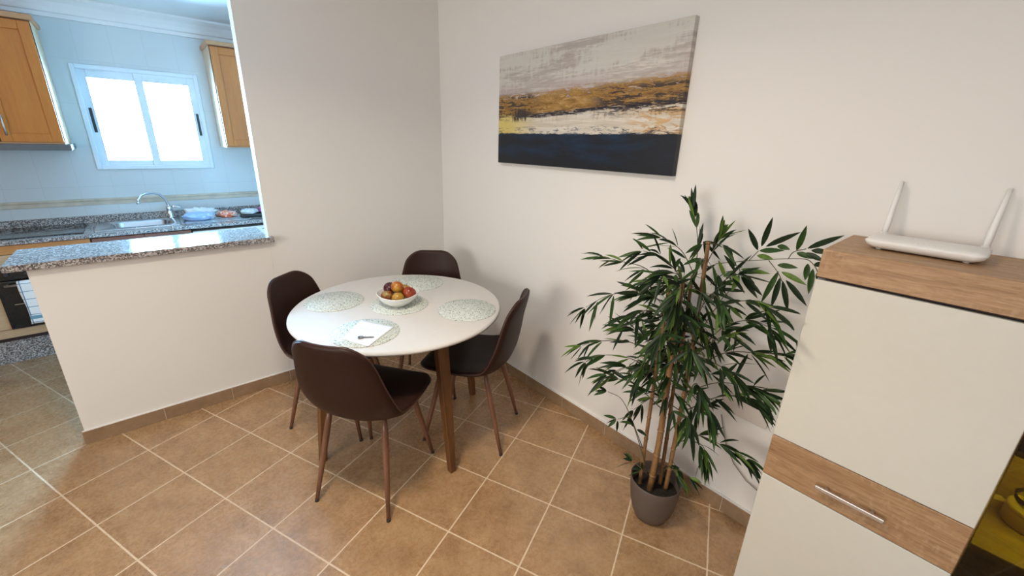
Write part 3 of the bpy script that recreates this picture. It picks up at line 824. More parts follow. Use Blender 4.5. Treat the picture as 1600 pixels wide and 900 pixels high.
# side profile: (y forward, z up, half width, edge lift)
PRO = [(0.240, 0.447, 0.205, 0.004), (0.205, 0.462, 0.210, 0.006), (0.12, 0.462, 0.220, 0.012), (0.02, 0.452, 0.226, 0.022), (-0.07, 0.447, 0.228, 0.036), (-0.145, 0.456, 0.228, 0.052),
       (-0.195, 0.492, 0.226, 0.062), (-0.222, 0.55, 0.222, 0.060), (-0.240, 0.63, 0.208, 0.050), (-0.254, 0.72, 0.188, 0.042), (-0.270, 0.79, 0.168, 0.036), (-0.282, 0.850, 0.150, 0.032)]
def shell_grid():
    prof = catmull([Vector(p) for p in PRO], 6)
    L = [0.0]
    for a, b in zip(prof, prof[1:]): L.append(L[-1] + math.hypot(b[0] - a[0], b[1] - a[1]))
    tot = L[-1]
    def at(sv):
        for i in range(len(L) - 1):
            if sv <= L[i + 1] or i == len(L) - 2:
                t = (sv - L[i]) / (L[i + 1] - L[i]); return prof[i].lerp(prof[i + 1], t)
    ss = []
    n = 56
    ends = [0, 0.0015, 0.005, 0.010, 0.017]
    ss = ends + [0.017 + (tot - 0.034) * k / n for k in range(1, n)] + [tot - e for e in reversed(ends)]
    us = [-1, -0.992, -0.975, -0.95, -0.91] + [-0.91 + 1.82 * k / 20 for k in range(1, 20)] + [0.91, 0.95, 0.975, 0.992, 1]
    T = 0.0135
    top, bot = [], []
    rows = []
    for sv in ss:
        p = at(sv); q0 = at(max(0, sv - 0.01)); q1 = at(min(tot, sv + 0.01))
        tg = Vector((0, q1[0] - q0[0], q1[1] - q0[1])).normalized()
        nrm = Vector((0, tg.z, -tg.y)) # points up over the seat, forward over the back
        if nrm.z < 0 and abs(tg.y) > 0.7: nrm = -nrm
        nrm = Vector((0, -tg.z, tg.y)) * -1
        w = p[2]
        r1 = 0.095; d0 = sv
        if d0 < r1: w -= r1 - math.sqrt(max(0, r1 * r1 - (r1 - d0) ** 2))
        r2 = 0.085; d1 = tot - sv
        if d1 < r2: w -= r2 - math.sqrt(max(0, r2 * r2 - (r2 - d1) ** 2))
        row = []
        for u in us:
            lift = p[3] * (abs(u) * w / p[2]) ** 2.4
            c = Vector((u * w, p[0], p[1])) + nrm * lift
            d = min((1 - abs(u)) * w, d0, d1)
            k = min(1.0, d / 0.016); h = T * math.sqrt(max(0.0, 1 - (1 - k) ** 2))
            row.append((c + nrm * h, c - nrm * h, c))
        rows.append(row)
    return rows, ss, tot
ROWS, SS, TOT = shell_grid()
def shell_part(r0, r1):
    bm = bmesh.new()
    for side in (0, 1):
        g = [[bm.verts.new(ROWS[j][i][side]) for i in range(len(ROWS[0]))] for j in range(r0, r1 + 1)]
        for j in range(len(g) - 1):
            for i in range(len(g[0]) - 1):
                f = (g[j][i], g[j][i + 1], g[j + 1][i + 1], g[j + 1][i])
                bm.faces.new(f if side == 0 else tuple(reversed(f)))
    bmesh.ops.remove_doubles(bm, verts=bm.verts, dist=0.00005)
    bmesh.ops.recalc_face_normals(bm, faces=bm.faces[:])
    for f in bm.faces: f.smooth = True
    return bm
JS = max(i for i, v in enumerate(SS) if v < 0.415)
def edge_loop(r0, r1):
    n = len(ROWS[0])
    return [ROWS[j][0][2] for j in range(r0, r1 + 1)], [ROWS[j][n - 1][2] for j in range(r0, r1 + 1)]
def make_chair():
    t = thing('dining_chair', 'x', 'chair')
    st = link_mesh('seat', shell_part(0, JS), M['leather'], t)
    bk = link_mesh('backrest', shell_part(JS, len(ROWS) - 1), M['leather'], t)
    n = len(ROWS[0])
    l, r = edge_loop(JS, len(ROWS) - 1)
    bm = bmesh.new(); tube(bm, l + [ROWS[-1][i][2] for i in range(1, n - 1)] + list(reversed(r)), 0.0034, 8)
    link_mesh('piping', bm, M['leather_edge'], bk)
    l, r = edge_loop(0, JS)
    bm = bmesh.new(); tube(bm, list(reversed(l)) + [ROWS[0][i][2] for i in range(1, n - 1)] + r, 0.0034, 8)
    link_mesh('piping', bm, M['leather_edge'], st)
    bm = bmesh.new()
    tube(bm, [(-0.125, 0.12, 0.437), (0.125, 0.12, 0.437)], 0.009, 10); tube(bm, [(-0.13, -0.09, 0.432), (0.13, -0.09, 0.432)], 0.009, 10)
    tube(bm, [(-0.09, 0.12, 0.437), (-0.09, -0.09, 0.432)], 0.008, 10); tube(bm, [(0.09, 0.12, 0.437), (0.09, -0.09, 0.432)], 0.008, 10)
    link_mesh('seat_frame', bm, M['black_latch'], t)
    for sx in (-1, 1):
        for top, foot in (((sx * 0.125, 0.125, 0.445), (sx * 0.185, 0.218, 0.0)), ((sx * 0.135, -0.115, 0.440), (sx * 0.183, -0.219, 0.0))):
            a, b = Vector(top), Vector(foot)
            pts = [a, a.lerp(b, 0.12), a.lerp(b, 0.3), a.lerp(b, 0.65), a.lerp(b, 0.975)]
            bm = bmesh.new(); tube(bm, pts, [0.010, 0.0135, 0.0145, 0.0118, 0.0085], 16)
            lg = link_mesh('leg', bm, M['faux_wood'], t)
            bm = bmesh.new(); tube(bm, [a.lerp(b, 0.974), b + Vector((0, 0, 0.0005))], [0.0095, 0.0092], 16)
            link_mesh('foot_cap', bm, M['black_rubber'], lg)
    return t
chair = make_chair()
CH = [((-1.118, -1.176), (0.832, 0.555), 'brown leather dining chair nearest the camera, its back turned to us', 0),
      ((-0.542, -1.167), (-0.574, 0.819), 'brown leather dining chair beside the right wall, seen from its side', 0),
      ((-1.076, -0.598), (0.611, -0.791), 'brown leather dining chair left of the table, facing it from the bar side wall', 0),
      ((-0.482, -0.592), (-0.620, -0.785), 'brown leather dining chair in the room corner behind the table', 0)]
for i, (p, d, lab, _) in enumerate(CH):
    o = chair if i == 0 else copy_tree(chair)
    o.location = (p[0], p[1], 0); o.rotation_euler = (0, 0, math.atan2(d[1], d[0]) - PI / 2)
    tag(o, lab, 'chair', 'dining chairs around the round table')

# ================================================================= PAINTING
s = NT('abstract_canvas')
sp = s.n('ShaderNodeSeparateXYZ'); s.l(s.coord(), sp.inputs[0])
U = s.math('MULTIPLY', s.math('SUBTRACT', s.math('MULTIPLY', sp.outputs[1], -1.0), 0.715), 1 / 1.175)
V = s.math('MULTIPLY', s.math('SUBTRACT', sp.outputs[2], 1.450), 1 / 0.593)
cv = s.n('ShaderNodeCombineXYZ'); s.l(U, cv.inputs[0]); s.l(V, cv.inputs[1])
def nz(sx, sy, det=5, ro=0.6, off=0.0, dist=0.0): return s.noise(1.0, det, ro, s.mapping(scale=(sx, sy, 1), loc=(off, off * 1.7, off), src=cv.outputs[0]), dist)
def sm(x, a, b):
    nd = s.n('ShaderNodeMapRange', interpolation_type='SMOOTHSTEP'); s.l(x, nd.inputs[0]) if isinstance(x, bpy.types.NodeSocket) else None
    nd.inputs[1].default_value = a; nd.inputs[2].default_value = b
    return nd.outputs[0]
A = lambda a, b: s.math('ADD', a, b)
X = lambda a, b: s.math('MULTIPLY', a, b)
streak = nz(5, 34, 6, 0.65, 1.3, 0.4); fine = nz(26, 110, 5, 0.7, 4.2, 0.3); drip = nz(75, 7, 4, 0.6, 7.7); blot = nz(16, 30, 5, 0.7, 9.1, 0.8); cloud = nz(2.5, 4, 4, 0.6, 2.2)
# sky: grey beige with pale strokes and drips
c = s.ramp(streak, [(0.35, (0.46, 0.39, 0.355)), (0.50, (0.55, 0.495, 0.45)), (0.62, (0.70, 0.655, 0.59))])
c = s.mix(X(sm(A(fine, X(V, 0.12)), 0.55, 0.68), 0.6), c, (0.40, 0.365, 0.335))
pale = X(sm(A(X(cloud, 1.4), A(X(drip, 0.45), X(streak, 0.25))), 0.98, 1.12), 0.85)
c = s.mix(pale, c, (0.66, 0.64, 0.58))
wob = A(V, A(X(A(streak, -0.5), 0.14), X(A(fine, -0.5), 0.09)))
wob = A(wob, X(U, -0.035))
# mauve under the sky
c = s.mix(X(X(sm(wob, 0.76, 0.64), sm(cloud, 0.38, 0.55)), 0.75), c, (0.46, 0.36, 0.36))
# gold band
gold = s.ramp(blot, [(0.34, (0.13, 0.065, 0.02)), (0.44, (0.30, 0.155, 0.035)), (0.54, (0.42, 0.235, 0.06)), (0.62, (0.52, 0.33, 0.13)), (0.7, (0.55, 0.42, 0.38))])
c = s.mix(X(sm(wob, 0.665, 0.60), sm(A(blot, X(A(wob, -0.6), -1.6)), 0.36, 0.46)), c, gold)
# yellow and cream under it
yl = s.mix(X(sm(U, 0.35, 0.05), 1.0), s.ramp(streak, [(0.4, (0.60, 0.53, 0.43)), (0.6, (0.74, 0.68, 0.60))]), (0.68, 0.54, 0.17))
yl = s.mix(X(X(sm(U, 0.72, 0.88), sm(blot, 0.45, 0.55)), 0.8), yl, (0.62, 0.37, 0.13))
yl = s.mix(X(X(sm(V, 0.34, 0.46), sm(drip, 0.54, 0.62)), 0.55), yl, (0.50, 0.30, 0.12))
c = s.mix(sm(wob, 0.465, 0.44), c, yl)
# black blotches and streak
b1 = X(X(sm(V, 0.38, 0.46), sm(V, 0.68, 0.60)), sm(A(blot, A(X(A(streak, -0.5), 0.7), X(A(fine, -0.5), 0.6))), 0.50, 0.54))
b1 = X(b1, A(sm(U, 0.32, 0.22), sm(U, 0.55, 0.68)))
lx = s.math('ABSOLUTE', A(A(V, X(U, -0.06)), A(X(A(streak, -0.5), 0.10), -0.437)))
b2 = X(X(sm(lx, 0.026, 0.012), sm(fine, 0.40, 0.47)), sm(U, 0.08, 0.14))
b3 = X(X(s.math('LESS_THAN', s.math('ABSOLUTE', A(U, -0.16)), 0.05), sm(drip, 0.46, 0.5)), X(sm(V, 0.38, 0.42), sm(V, 0.53, 0.48)))
bl = s.math('MAXIMUM', s.math('MAXIMUM', X(b1, 0.92), b2), X(b3, 0.9))
c = s.mix(bl, c, (0.018, 0.014, 0.022))
# navy sea with a ragged pale edge
wv2 = A(V, A(X(A(fine, -0.5), 0.05), X(A(streak, -0.5), 0.03)))
dk = X(X(sm(wv2, 0.36, 0.33), sm(blot, 0.50, 0.56)), sm(fine, 0.45, 0.55))
c = s.mix(X(dk, 0.9), c, (0.03, 0.045, 0.08))
navy = s.ramp(nz(3.5, 7, 4, 0.6, 5.5), [(0.42, (0.005, 0.007, 0.014)), (0.56, (0.004, 0.017, 0.045)), (0.70, (0.006, 0.030, 0.075))])
navy = s.mix(sm(V, 0.12, 0.02), navy, (0.005, 0.006, 0.011))
navy = s.mix(X(sm(fine, 0.58, 0.7), 0.3), navy, (0.02, 0.04, 0.07))
c = s.mix(sm(wv2, 0.292, 0.282), c, navy)
s.base(c); s.set(rough=0.5)
wt_ = s.noise(900, 2, 0.5); s.bump(wt_, 0.1, 0.001)
M['canvas'] = s.m
bm = bmesh.new(); box(bm, -0.030, -0.0005, -1.890, -0.715, 1.450, 2.043, 0.0015, 2)
o = link_mesh('wall_painting', bm, M['canvas']); o.matrix_world = WBM
tag(o, 'wide abstract canvas in grey, gold and navy on the right wall', 'painting')

# ================================================================= POTTED BAMBOO
PC = (-0.277, -2.154)
pl = thing('potted_bamboo', 'tall artificial bamboo in a taupe pot standing by the right wall', 'plant', (PC[0], PC[1], 0))
bm = bmesh.new()
lathe(bm, [(0, 0.0), (0.062, 0.0), (0.070, 0.004), (0.083, 0.035), (0.094, 0.08), (0.101, 0.13), (0.1045, 0.17), (0.105, 0.197), (0.1035, 0.200), (0.1015, 0.197), (0.101, 0.17), (0.097, 0.13), (0, 0.13)], 56)
link_mesh('pot', bm, M['pot'], pl)
bm = bmesh.new(); lathe(bm, [(0, 0.145), (0.05, 0.143), (0.097, 0.136)], 48)
for v in bm.verts: v.co.z += 0.006 * noise.noise(v.co * 60)
link_mesh('soil', bm, M['soil'], pl)
CANES= [[(-0.235, -2.186, 0.245), (-0.225, -2.184, 0.543), (-0.215, -2.181, 0.704), (-0.2, -2.171, 0.901), (-0.18, -2.152, 1.233)], [(-0.3, -2.145, 0.142), (-0.29, -2.146, 0.393), (-0.28, -2.136, 0.603), (-0.26, -2.121, 0.867), (-0.25, -2.111, 1.085)], [(-0.23, -2.152, 0.256), (-0.22, -2.144, 0.418), (-0.21, -2.132, 0.62), (-0.2, -2.129, 0.858), (-0.19, -2.119, 1.101)], [(-0.3, -2.096, 0.176), (-0.29, -2.087, 0.405), (-0.27, -2.074, 0.694), (-0.25, -2.065, 0.91), (-0.24, -2.056, 1.068)], [(-0.25, -2.132, 0.26), (-0.25, -2.132, 0.432), (-0.235, -2.119, 0.663), (-0.22, -2.108, 0.917)]]
TWIGS= [([(-0.24, -2.075, 1.02), (-0.28, -1.974, 1.107), (-0.32, -1.874, 1.123), (-0.34, -1.815, 1.129)], 3, 'L'), ([(-0.24, -2.083, 0.969), (-0.3, -1.971, 1.016), (-0.36, -1.865, 0.979), (-0.38, -1.772, 0.902)], 6, 'L'), ([(-0.25, -2.084, 0.917), (-0.35, -2.051, 0.972), (-0.42, -2.014, 0.959)], 4, 'L'), ([(-0.24, -2.091, 0.745), (-0.3, -1.959, 0.784), (-0.34, -1.827, 0.749), (-0.36, -1.758, 0.706)], 4, 'L'), ([(-0.25, -2.109, 0.668), (-0.34, -1.992, 0.736), (-0.4, -1.892, 0.728), (-0.42, -1.828, 0.676)], 5, 'L'), ([(-0.25, -2.123, 0.583), (-0.36, -2.023, 0.713), (-0.42, -1.947, 0.669)], 5, 'L'), ([(-0.27, -2.128, 0.532), (-0.32, -2.011, 0.616), (-0.36, -1.926, 0.621)], 5, 'L'), ([(-0.3, -2.124, 0.221), (-0.34, -2.049, 0.439), (-0.36, -1.991, 0.544), (-0.38, -1.931, 0.562)], 4, 'L'), ([(-0.3, -2.084, 0.324), (-0.33, -2.025, 0.452), (-0.35, -1.976, 0.433)], 4, 'L'), ([(-0.19, -2.13, 1.078), (-0.17, -2.112, 1.198), (-0.15, -2.083, 1.285), (-0.14, -2.057, 1.335)], 5, 'U'), ([(-0.19, -2.126, 1.103), (-0.22, -2.075, 1.193), (-0.26, -2.012, 1.236)], 5, 'L'), ([(-0.22, -2.124, 1.057), (-0.3, -2.058, 1.169), (-0.34, -1.985, 1.192)], 5, 'L'), ([(-0.18, -2.161, 1.16), (-0.17, -2.175, 1.224), (-0.16, -2.179, 1.254)], 4, 'U'), ([(-0.18, -2.187, 1.014), (-0.2, -2.237, 1.109), (-0.22, -2.281, 1.153)], 6, 'R'), ([(-0.2, -2.179, 0.827), (-0.3, -2.269, 1.044), (-0.36, -2.381, 1.117), (-0.38, -2.432, 1.121)], 7, 'R'), ([(-0.2, -2.188, 0.774), (-0.26, -2.28, 0.952), (-0.3, -2.375, 1.033), (-0.3, -2.433, 1.031)], 7, 'R'), ([(-0.2, -2.176, 0.769), (-0.32, -2.298, 0.939), (-0.38, -2.371, 1.009)], 6, 'R'), ([(-0.2, -2.185, 0.715), (-0.15, -2.271, 0.815), (-0.13, -2.371, 0.854), (-0.12, -2.451, 0.875)], 8, 'R'), ([(-0.22, -2.202, 0.642), (-0.28, -2.314, 0.757), (-0.3, -2.411, 0.801), (-0.3, -2.451, 0.804)], 7, 'R'), ([(-0.24, -2.217, 0.569), (-0.22, -2.294, 0.655), (-0.22, -2.367, 0.705), (-0.22, -2.42, 0.715)], 5, 'R'), ([(-0.23, -2.212, 0.404), (-0.22, -2.265, 0.465), (-0.2, -2.358, 0.462), (-0.18, -2.436, 0.449)], 6, 'R'), ([(-0.22, -2.258, 0.429), (-0.24, -2.299, 0.444), (-0.25, -2.321, 0.418)], 6, 'D'), ([(-0.24, -2.209, 0.503), (-0.28, -2.287, 0.641), (-0.3, -2.32, 0.64)], 5, 'D'), ([(-0.26, -2.188, 0.561), (-0.36, -2.268, 0.761), (-0.38, -2.303, 0.747)], 5, 'D'), ([(-0.26, -2.127, 0.768), (-0.4, -2.151, 0.931), (-0.44, -2.151, 0.918)], 6, 'D'), ([(-0.25, -2.121, 0.93), (-0.36, -2.163, 1.098), (-0.42, -2.177, 1.067)], 6, 'D'), ([(-0.24, -2.129, 1.01), (-0.34, -2.135, 1.134), (-0.4, -2.106, 1.138)], 6, 'L'), ([(-0.26, -2.135, 0.883), (-0.36, -2.088, 1.026), (-0.42, -2.055, 1.055)], 6, 'L'), ([(-0.22, -2.169, 0.939), (-0.3, -2.24, 1.083), (-0.34, -2.29, 1.084)], 6, 'D'), ([(-0.24, -2.192, 0.79), (-0.36, -2.217, 0.919), (-0.42, -2.259, 0.918)], 5, 'D'), ([(-0.28, -2.101, 0.645), (-0.36, -2.076, 0.752), (-0.4, -2.077, 0.724)], 5, 'D'), ([(-0.26, -2.088, 0.751), (-0.3, -1.996, 0.842), (-0.32, -1.932, 0.847)], 6, 'L'), ([(-0.26, -2.155, 0.416), (-0.32, -2.241, 0.589), (-0.34, -2.278, 0.578)], 4, 'D'), ([(-0.26, -2.2, 0.314), (-0.28, -2.246, 0.309), (-0.29, -2.286, 0.312)], 4, 'D'), ([(-0.3, -2.126, 0.209), (-0.33, -2.101, 0.25), (-0.34, -2.073, 0.264)], 4, 'L'), ([(-0.28, -2.184, 0.264), (-0.3, -2.215, 0.321), (-0.32, -2.249, 0.318)], 5, 'D'), ([(-0.22, -2.196, 0.784), (-0.3, -2.261, 0.841), (-0.34, -2.343, 0.854), (-0.34, -2.377, 0.844)], 6, 'R'), ([(-0.2, -2.137, 0.922), (-0.14, -2.009, 1.007), (-0.12, -1.892, 0.999)], 5, 'L'), ([(-0.22, -2.153, 0.647), (-0.14, -2.011, 0.707), (-0.12, -1.914, 0.626)], 5, 'L'), ([(-0.22, -2.171, 0.534), (-0.15, -2.034, 0.493), (-0.14, -1.93, 0.361)], 5, 'L')]
RSTEM= [[(-0.19, -2.195, 1.165), (-0.2, -2.324, 1.209), (-0.2, -2.448, 1.243), (-0.2, -2.484, 1.235), (-0.2, -2.508, 1.204)], [(-0.2, -2.305, 1.204), (-0.2, -2.328, 1.243)], [(-0.2, -2.364, 1.218), (-0.2, -2.397, 1.186), (-0.2, -2.416, 1.158)], [(-0.2, -2.417, 1.234), (-0.2, -2.427, 1.26), (-0.2, -2.458, 1.277)], [(-0.2, -2.255, 1.19), (-0.2, -2.281, 1.168), (-0.2, -2.286, 1.151)], [(-0.19, -2.191, 1.082), (-0.2, -2.241, 1.147), (-0.2, -2.274, 1.148)]]
RLEAF= [((-0.2, -2.325, 1.245), (-0.21, -2.285, 1.315)), ((-0.2, -2.334, 1.26), (-0.21, -2.35, 1.364)), ((-0.2, -2.347, 1.262), (-0.21, -2.436, 1.33)), ((-0.2, -2.331, 1.244), (-0.21, -2.404, 1.263)), ((-0.2, -2.327, 1.227), (-0.21, -2.38, 1.228)), ((-0.2, -2.379, 1.271), (-0.21, -2.419, 1.268)), ((-0.2, -2.434, 1.267), (-0.21, -2.446, 1.352)), ((-0.2, -2.461, 1.279), (-0.21, -2.543, 1.338)), ((-0.2, -2.472, 1.275), (-0.21, -2.525, 1.28)), ((-0.2, -2.458, 1.264), (-0.21, -2.513, 1.251)), ((-0.2, -2.436, 1.26), (-0.21, -2.483, 1.253)), ((-0.2, -2.392, 1.209), (-0.21, -2.452, 1.216)), ((-0.2, -2.408, 1.189), (-0.21, -2.486, 1.168)), ((-0.2, -2.399, 1.189), (-0.21, -2.373, 1.072)), ((-0.2, -2.408, 1.169), (-0.21, -2.406, 1.067)), ((-0.2, -2.417, 1.16), (-0.21, -2.455, 1.067)), ((-0.2, -2.426, 1.165), (-0.21, -2.501, 1.102)), ((-0.2, -2.472, 1.232), (-0.21, -2.478, 1.181)), ((-0.2, -2.488, 1.219), (-0.21, -2.496, 1.141)), ((-0.2, -2.488, 1.234), (-0.21, -2.522, 1.24)), ((-0.2, -2.503, 1.213), (-0.21, -2.516, 1.181)), ((-0.2, -2.287, 1.168), (-0.21, -2.381, 1.179)), ((-0.2, -2.285, 1.146), (-0.21, -2.275, 1.085)), ((-0.2, -2.292, 1.143), (-0.21, -2.361, 1.085)), ((-0.2, -2.296, 1.146), (-0.21, -2.374, 1.098)), ((-0.2, -2.272, 1.157), (-0.21, -2.237, 1.131)), ((-0.2, -2.259, 1.191), (-0.21, -2.261, 1.17))]

OFF = Vector((PC[0], PC[1], 0))
rnd = random.Random(11)
for ci, c in enumerate(CANES):
    P = [Vector(p) - OFF for p in c]
    d = (P[1] - P[0]); base = P[0] - d * ((P[0].z - 0.138) / d.z) if d.z != 0 else P[0]
    if base.xy.length > 0.078: base.xy = base.xy.normalized() * 0.078
    Q = catmull([base] + P, 8)
    rad = [0.0095, 0.0135, 0.0085, 0.0085, 0.0095][ci]
    pts, rr = [], []
    acc = 0
    for i, p in enumerate(Q):
        pts.append(p); k = i / len(Q)
        rr.append(rad * (1 - 0.25 * k))
    bm = bmesh.new(); tube(bm, pts, rr, 14)
    # nodes of the cane
    acc = 0.0; nxt = 0.09
    for a, b in zip(pts, pts[1:]):
        acc += (b - a).length
        if acc > nxt:
            nxt += 0.105 + 0.03 * rnd.random(); t_ = (b - a).normalized()
            i = pts.index(b); R0 = rr[i]
            tube(bm, [b - t_ * 0.005, b - t_ * 0.0015, b + t_ * 0.0015, b + t_ * 0.005], [R0 * 0.99, R0 * 1.22, R0 * 1.22, R0 * 0.99], 14, cap=False)
    link_mesh('cane', bm, M['bamboo'], pl)
fol = bmesh.new(); tw = bmesh.new()
def add_leaf(base, tip, width, mi, up=None, droop=0.0):
    base, tip = Vector(base), Vector(tip)
    d = tip - base; L = d.length
    if L < 1e-4: return
    d.normalize()
    up = Vector(up) if up is not None else Vector((0, 0, 1))
    s_ = d.cross(up)
    if s_.length < 0.1: s_ = d.cross(Vector((1, 0, 0)))
    s_.normalize(); n_ = s_.cross(d)
    rows = []
    for t, w in ((0, 0.10), (0.1, 0.55), (0.28, 0.95), (0.48, 1.0), (0.68, 0.82), (0.86, 0.42), (1.0, 0.02)):
        c = base + d * (L * t) + Vector((0, 0, -1)) * (droop * L * t * t)
        h = width * 0.5 * w
        rows.append((c + s_ * h + n_ * h * 0.35, c, c - s_ * h + n_ * h * 0.35))
    vv = []
    for r_ in rows:
        q = []
        for p in r_:
            p = p.copy()
            lim = -0.018 - OFF.x + 0.011 * p.y * 0
            if p.x > lim: p.x = lim
            if p.z + 0 < 1.325 and p.y < -2.522 - OFF.y: p.y = -2.522 - OFF.y
            q.append(fol.verts.new(p))
        vv.append(q)
    for a, b in zip(vv, vv[1:]):
        for i in (0, 1):
            f = fol.faces.new((a[i], b[i], b[i + 1], a[i + 1])); f.smooth = True; f.material_index = mi
def pick():
    r = rnd.random(); return 0 if r < 0.52 else (1 if r < 0.86 else 2)
toCam = (Vector((-1.72, -2.79, 1.56)) - Vector((PC[0], PC[1], 0.8))).normalized()
for pts, n, kind in TWIGS:
    P = catmull([Vector(p) - OFF for p in pts], 5)
    tube(tw, P, [0.0022 - 0.0011 * i / len(P) for i in range(len(P))], 6)
    end = (P[-1] - P[-3]).normalized()
    tot_ = len(P)
    # leaf fans along the twig: two or three nodes, several leaves each
    nodes = [(1.0, n), (0.80, 3), (0.62, max(3, n - 1)), (0.38, max(3, n - 2))]
    if P[0].z < 0.33: nodes = nodes[:1] + nodes[3:]
    for fr, cnt in nodes:
        i = min(tot_ - 1, int(fr * (tot_ - 1))); p = P[i]
        dr = (P[i] - P[max(0, i - 2)]).normalized()
        for k in range(cnt):
            L = rnd.uniform(0.070, 0.116) * (0.62 if P[0].z < 0.33 else 1.0)
            sp_ = rnd.uniform(0.35, 1.0)
            rv = Vector((rnd.gauss(0, 0.45), rnd.gauss(0, 0.65), rnd.gauss(0, 0.5)))
            dv = dr * 1.0 + rv * sp_
            if kind in ('L', 'R'): dv.z -= rnd.uniform(-0.1, 0.6)
            if kind == 'D': dv.z -= rnd.uniform(0.3, 1.2)
            if kind == 'U': dv.z += rnd.uniform(0.1, 0.7)
            dv.normalize()
            st = p + dv * 0.008
            upv = (toCam * rnd.uniform(0.1, 1.0) + Vector((0, 0, 1)) * rnd.uniform(0.1, 0.9) + Vector((rnd.gauss(0, .3), rnd.gauss(0, .3), 0)))
            add_leaf(st, st + dv * L, rnd.uniform(0.0105, 0.0150), pick(), upv, rnd.uniform(0.0, 0.35))
# the long right-hand spray, leaf by leaf
for sgl in RSTEM:
    P = [Vector(p) - OFF for p in sgl]
    if len(P) > 2: P = catmull(P, 5)
    tube(tw, P, 0.0014, 6)
for i, (a, b) in enumerate(RLEAF):
    add_leaf(Vector(a) - OFF, Vector(b) - OFF, 0.0175, (0, 0, 0, 1, 2, 1, 1, 0, 0, 0, 1, 1, 2, 1, 0, 0, 0, 1, 1, 0, 0, 2, 2, 0, 0, 1, 0)[i % 27], toCam, 0.02)
# tuft around the cane bases and along the canes
for c in CANES:
    P = catmull([Vector(p) - OFF for p in c], 6)
    for p in P[6:]:
        if rnd.random() < 0.58 and p.z > 0.62:
            for k in range(rnd.choice((2, 3, 4))):
                a = rnd.uniform(0, 2 * PI); dv = Vector((math.cos(a) * 0.8, math.sin(a), rnd.uniform(-0.9, 0.3))).normalized()
                ln_ = rnd.uniform(0.03, 0.11); q = p + dv * ln_
                tube(tw, [p, q], 0.001, 5, cap=False)
                for m_ in range(3):
                    d2 = (dv + Vector((rnd.gauss(0, .5), rnd.gauss(0, .5), rnd.gauss(-0.3, .4)))).normalized()
                    add_leaf(q, q + d2 * rnd.uniform(0.06, 0.105), rnd.uniform(0.011, 0.016), pick(), toCam + Vector((rnd.gauss(0, .5), rnd.gauss(0, .5), rnd.gauss(0, .5))), 0.2)
link_mesh('twigs', tw, M['twig'], pl)
link_mesh('foliage', fol, [M['leaf_dark'], M['leaf_mid'], M['leaf_light']], pl)

# blank wall plate and cable behind the plant
bm = bmesh.new(); box(bm, -0.009, -0.0003, -2.441, -2.262, 0.494, 0.618, 0.003, 2)
o = link_mesh('blank_wall_plate', bm, M['plate']); o.matrix_world = WBM
tag(o, 'beige blank cover plate low on the right wall behind the bamboo', 'wall plate')
bm = bmesh.new(); tube(bm, [WB(0.012, s_, z_) for s_, z_ in ((2.27, 0.47), (2.285, 0.42), (2.315, 0.34), (2.36, 0.27), (2.42, 0.222), (2.50, 0.195), (2.60, 0.19))], 0.0024, 8)
tag(link_mesh('cable', bm, M['wire']), 'thin pale cable hanging on the wall beside the white cabinet', 'cable')

# ================================================================= SIDEBOARD CABINET
S0, S1, SD, DP = 2.532, 3.53, 2.981, 0.335
cab = thing('highboard', 'white and oak highboard cabinet against the right wall', 'cabinet', WB(0.0, S0, 0), TH)
def L(d, sv): return (-d, -(sv - S0))
def cbox(name, d0, d1, s0, s1, z0, z1, mat, parent=None, bev=0.0015):
    bm = bmesh.new(); box(bm, -d1, -d0, -(s1 - S0), -(s0 - S0), z0, z1, bev, 1)
    return link_mesh(name, bm, mat, parent or cab)
cbox('top_panel', 0.002, DP, S0 - 0.001, S1 + 0.001, 1.232, 1.311, M['oak'], bev=0.0015)
cbox('side_panel', 0.018, DP - 0.02, S0, S0 + 0.018, 0.04, 1.226, M['white_body'])
cbox('side_panel', 0.018, DP - 0.021, SD - 0.0155, SD + 0.0035, 0.04, 1.226, M['oak'])
cbox('side_panel', 0.018, DP, S1 - 0.018, S1, 0.04, 1.226, M['white_body'])
cbox('back_panel', 0.018, 0.024, S0 + 0.018, S1 - 0.018, 0.04, 1.226, M['oak'])
cbox('top_gap_shade', 0.018, DP - 0.012, S0, S1, 1.2262, 1.2318, M['dark'], bev=0)  # dark strip filling the slit under the top, painted shade
cbox('bottom_panel', 0.026, DP - 0.022, S0 + 0.019, S1 - 0.019, 0.04, 0.058, M['white_body'])
cbox('plinth', 0.03, DP - 0.03, S0 + 0.02, S1 - 0.02, 0.0, 0.039, M['white_body'])
cbox('door', DP - 0.019, DP, S0, SD - 0.003, 0.697, 1.2235, M['white_gloss'])
dr = cbox('drawer', DP - 0.019, DP, S0, SD - 0.003, 0.544, 0.6945, M['oak'])
cbox('door', DP - 0.019, DP, S0, SD - 0.003, 0.05, 0.5415, M['white_gloss'])
bm = bmesh.new()
hx = -(DP + 0.022)
box(bm, hx - 0.005, hx + 0.004, -(2.834 - S0), -(2.672 - S0), 0.6005, 0.6135, 0.0022)
for q in (2.70, 2.806): tube(bm, [(-DP, -(q - S0), 0.607), (hx, -(q - S0), 0.607)], 0.0045, 12)
tag(link_mesh('handle', bm, M['satin'], dr), 'satin metal bar handle')
for zz in (0.356, 0.640, 0.925):
    cbox('shelf', 0.0245, DP - 0.025, SD + 0.0045, S1 - 0.0185, zz - 0.016, zz, M['oak'])
cbox('glass_door', DP - 0.008, DP - 0.003, SD - 0.0005, S1 - 0.002, 0.05, 1.2235, M['smoked'], bev=0)
bm = bx(-DP + 0.06, -DP + 0.05, -(3.45 - S0), -(3.05 - S0), 1.2245, 1.226); 
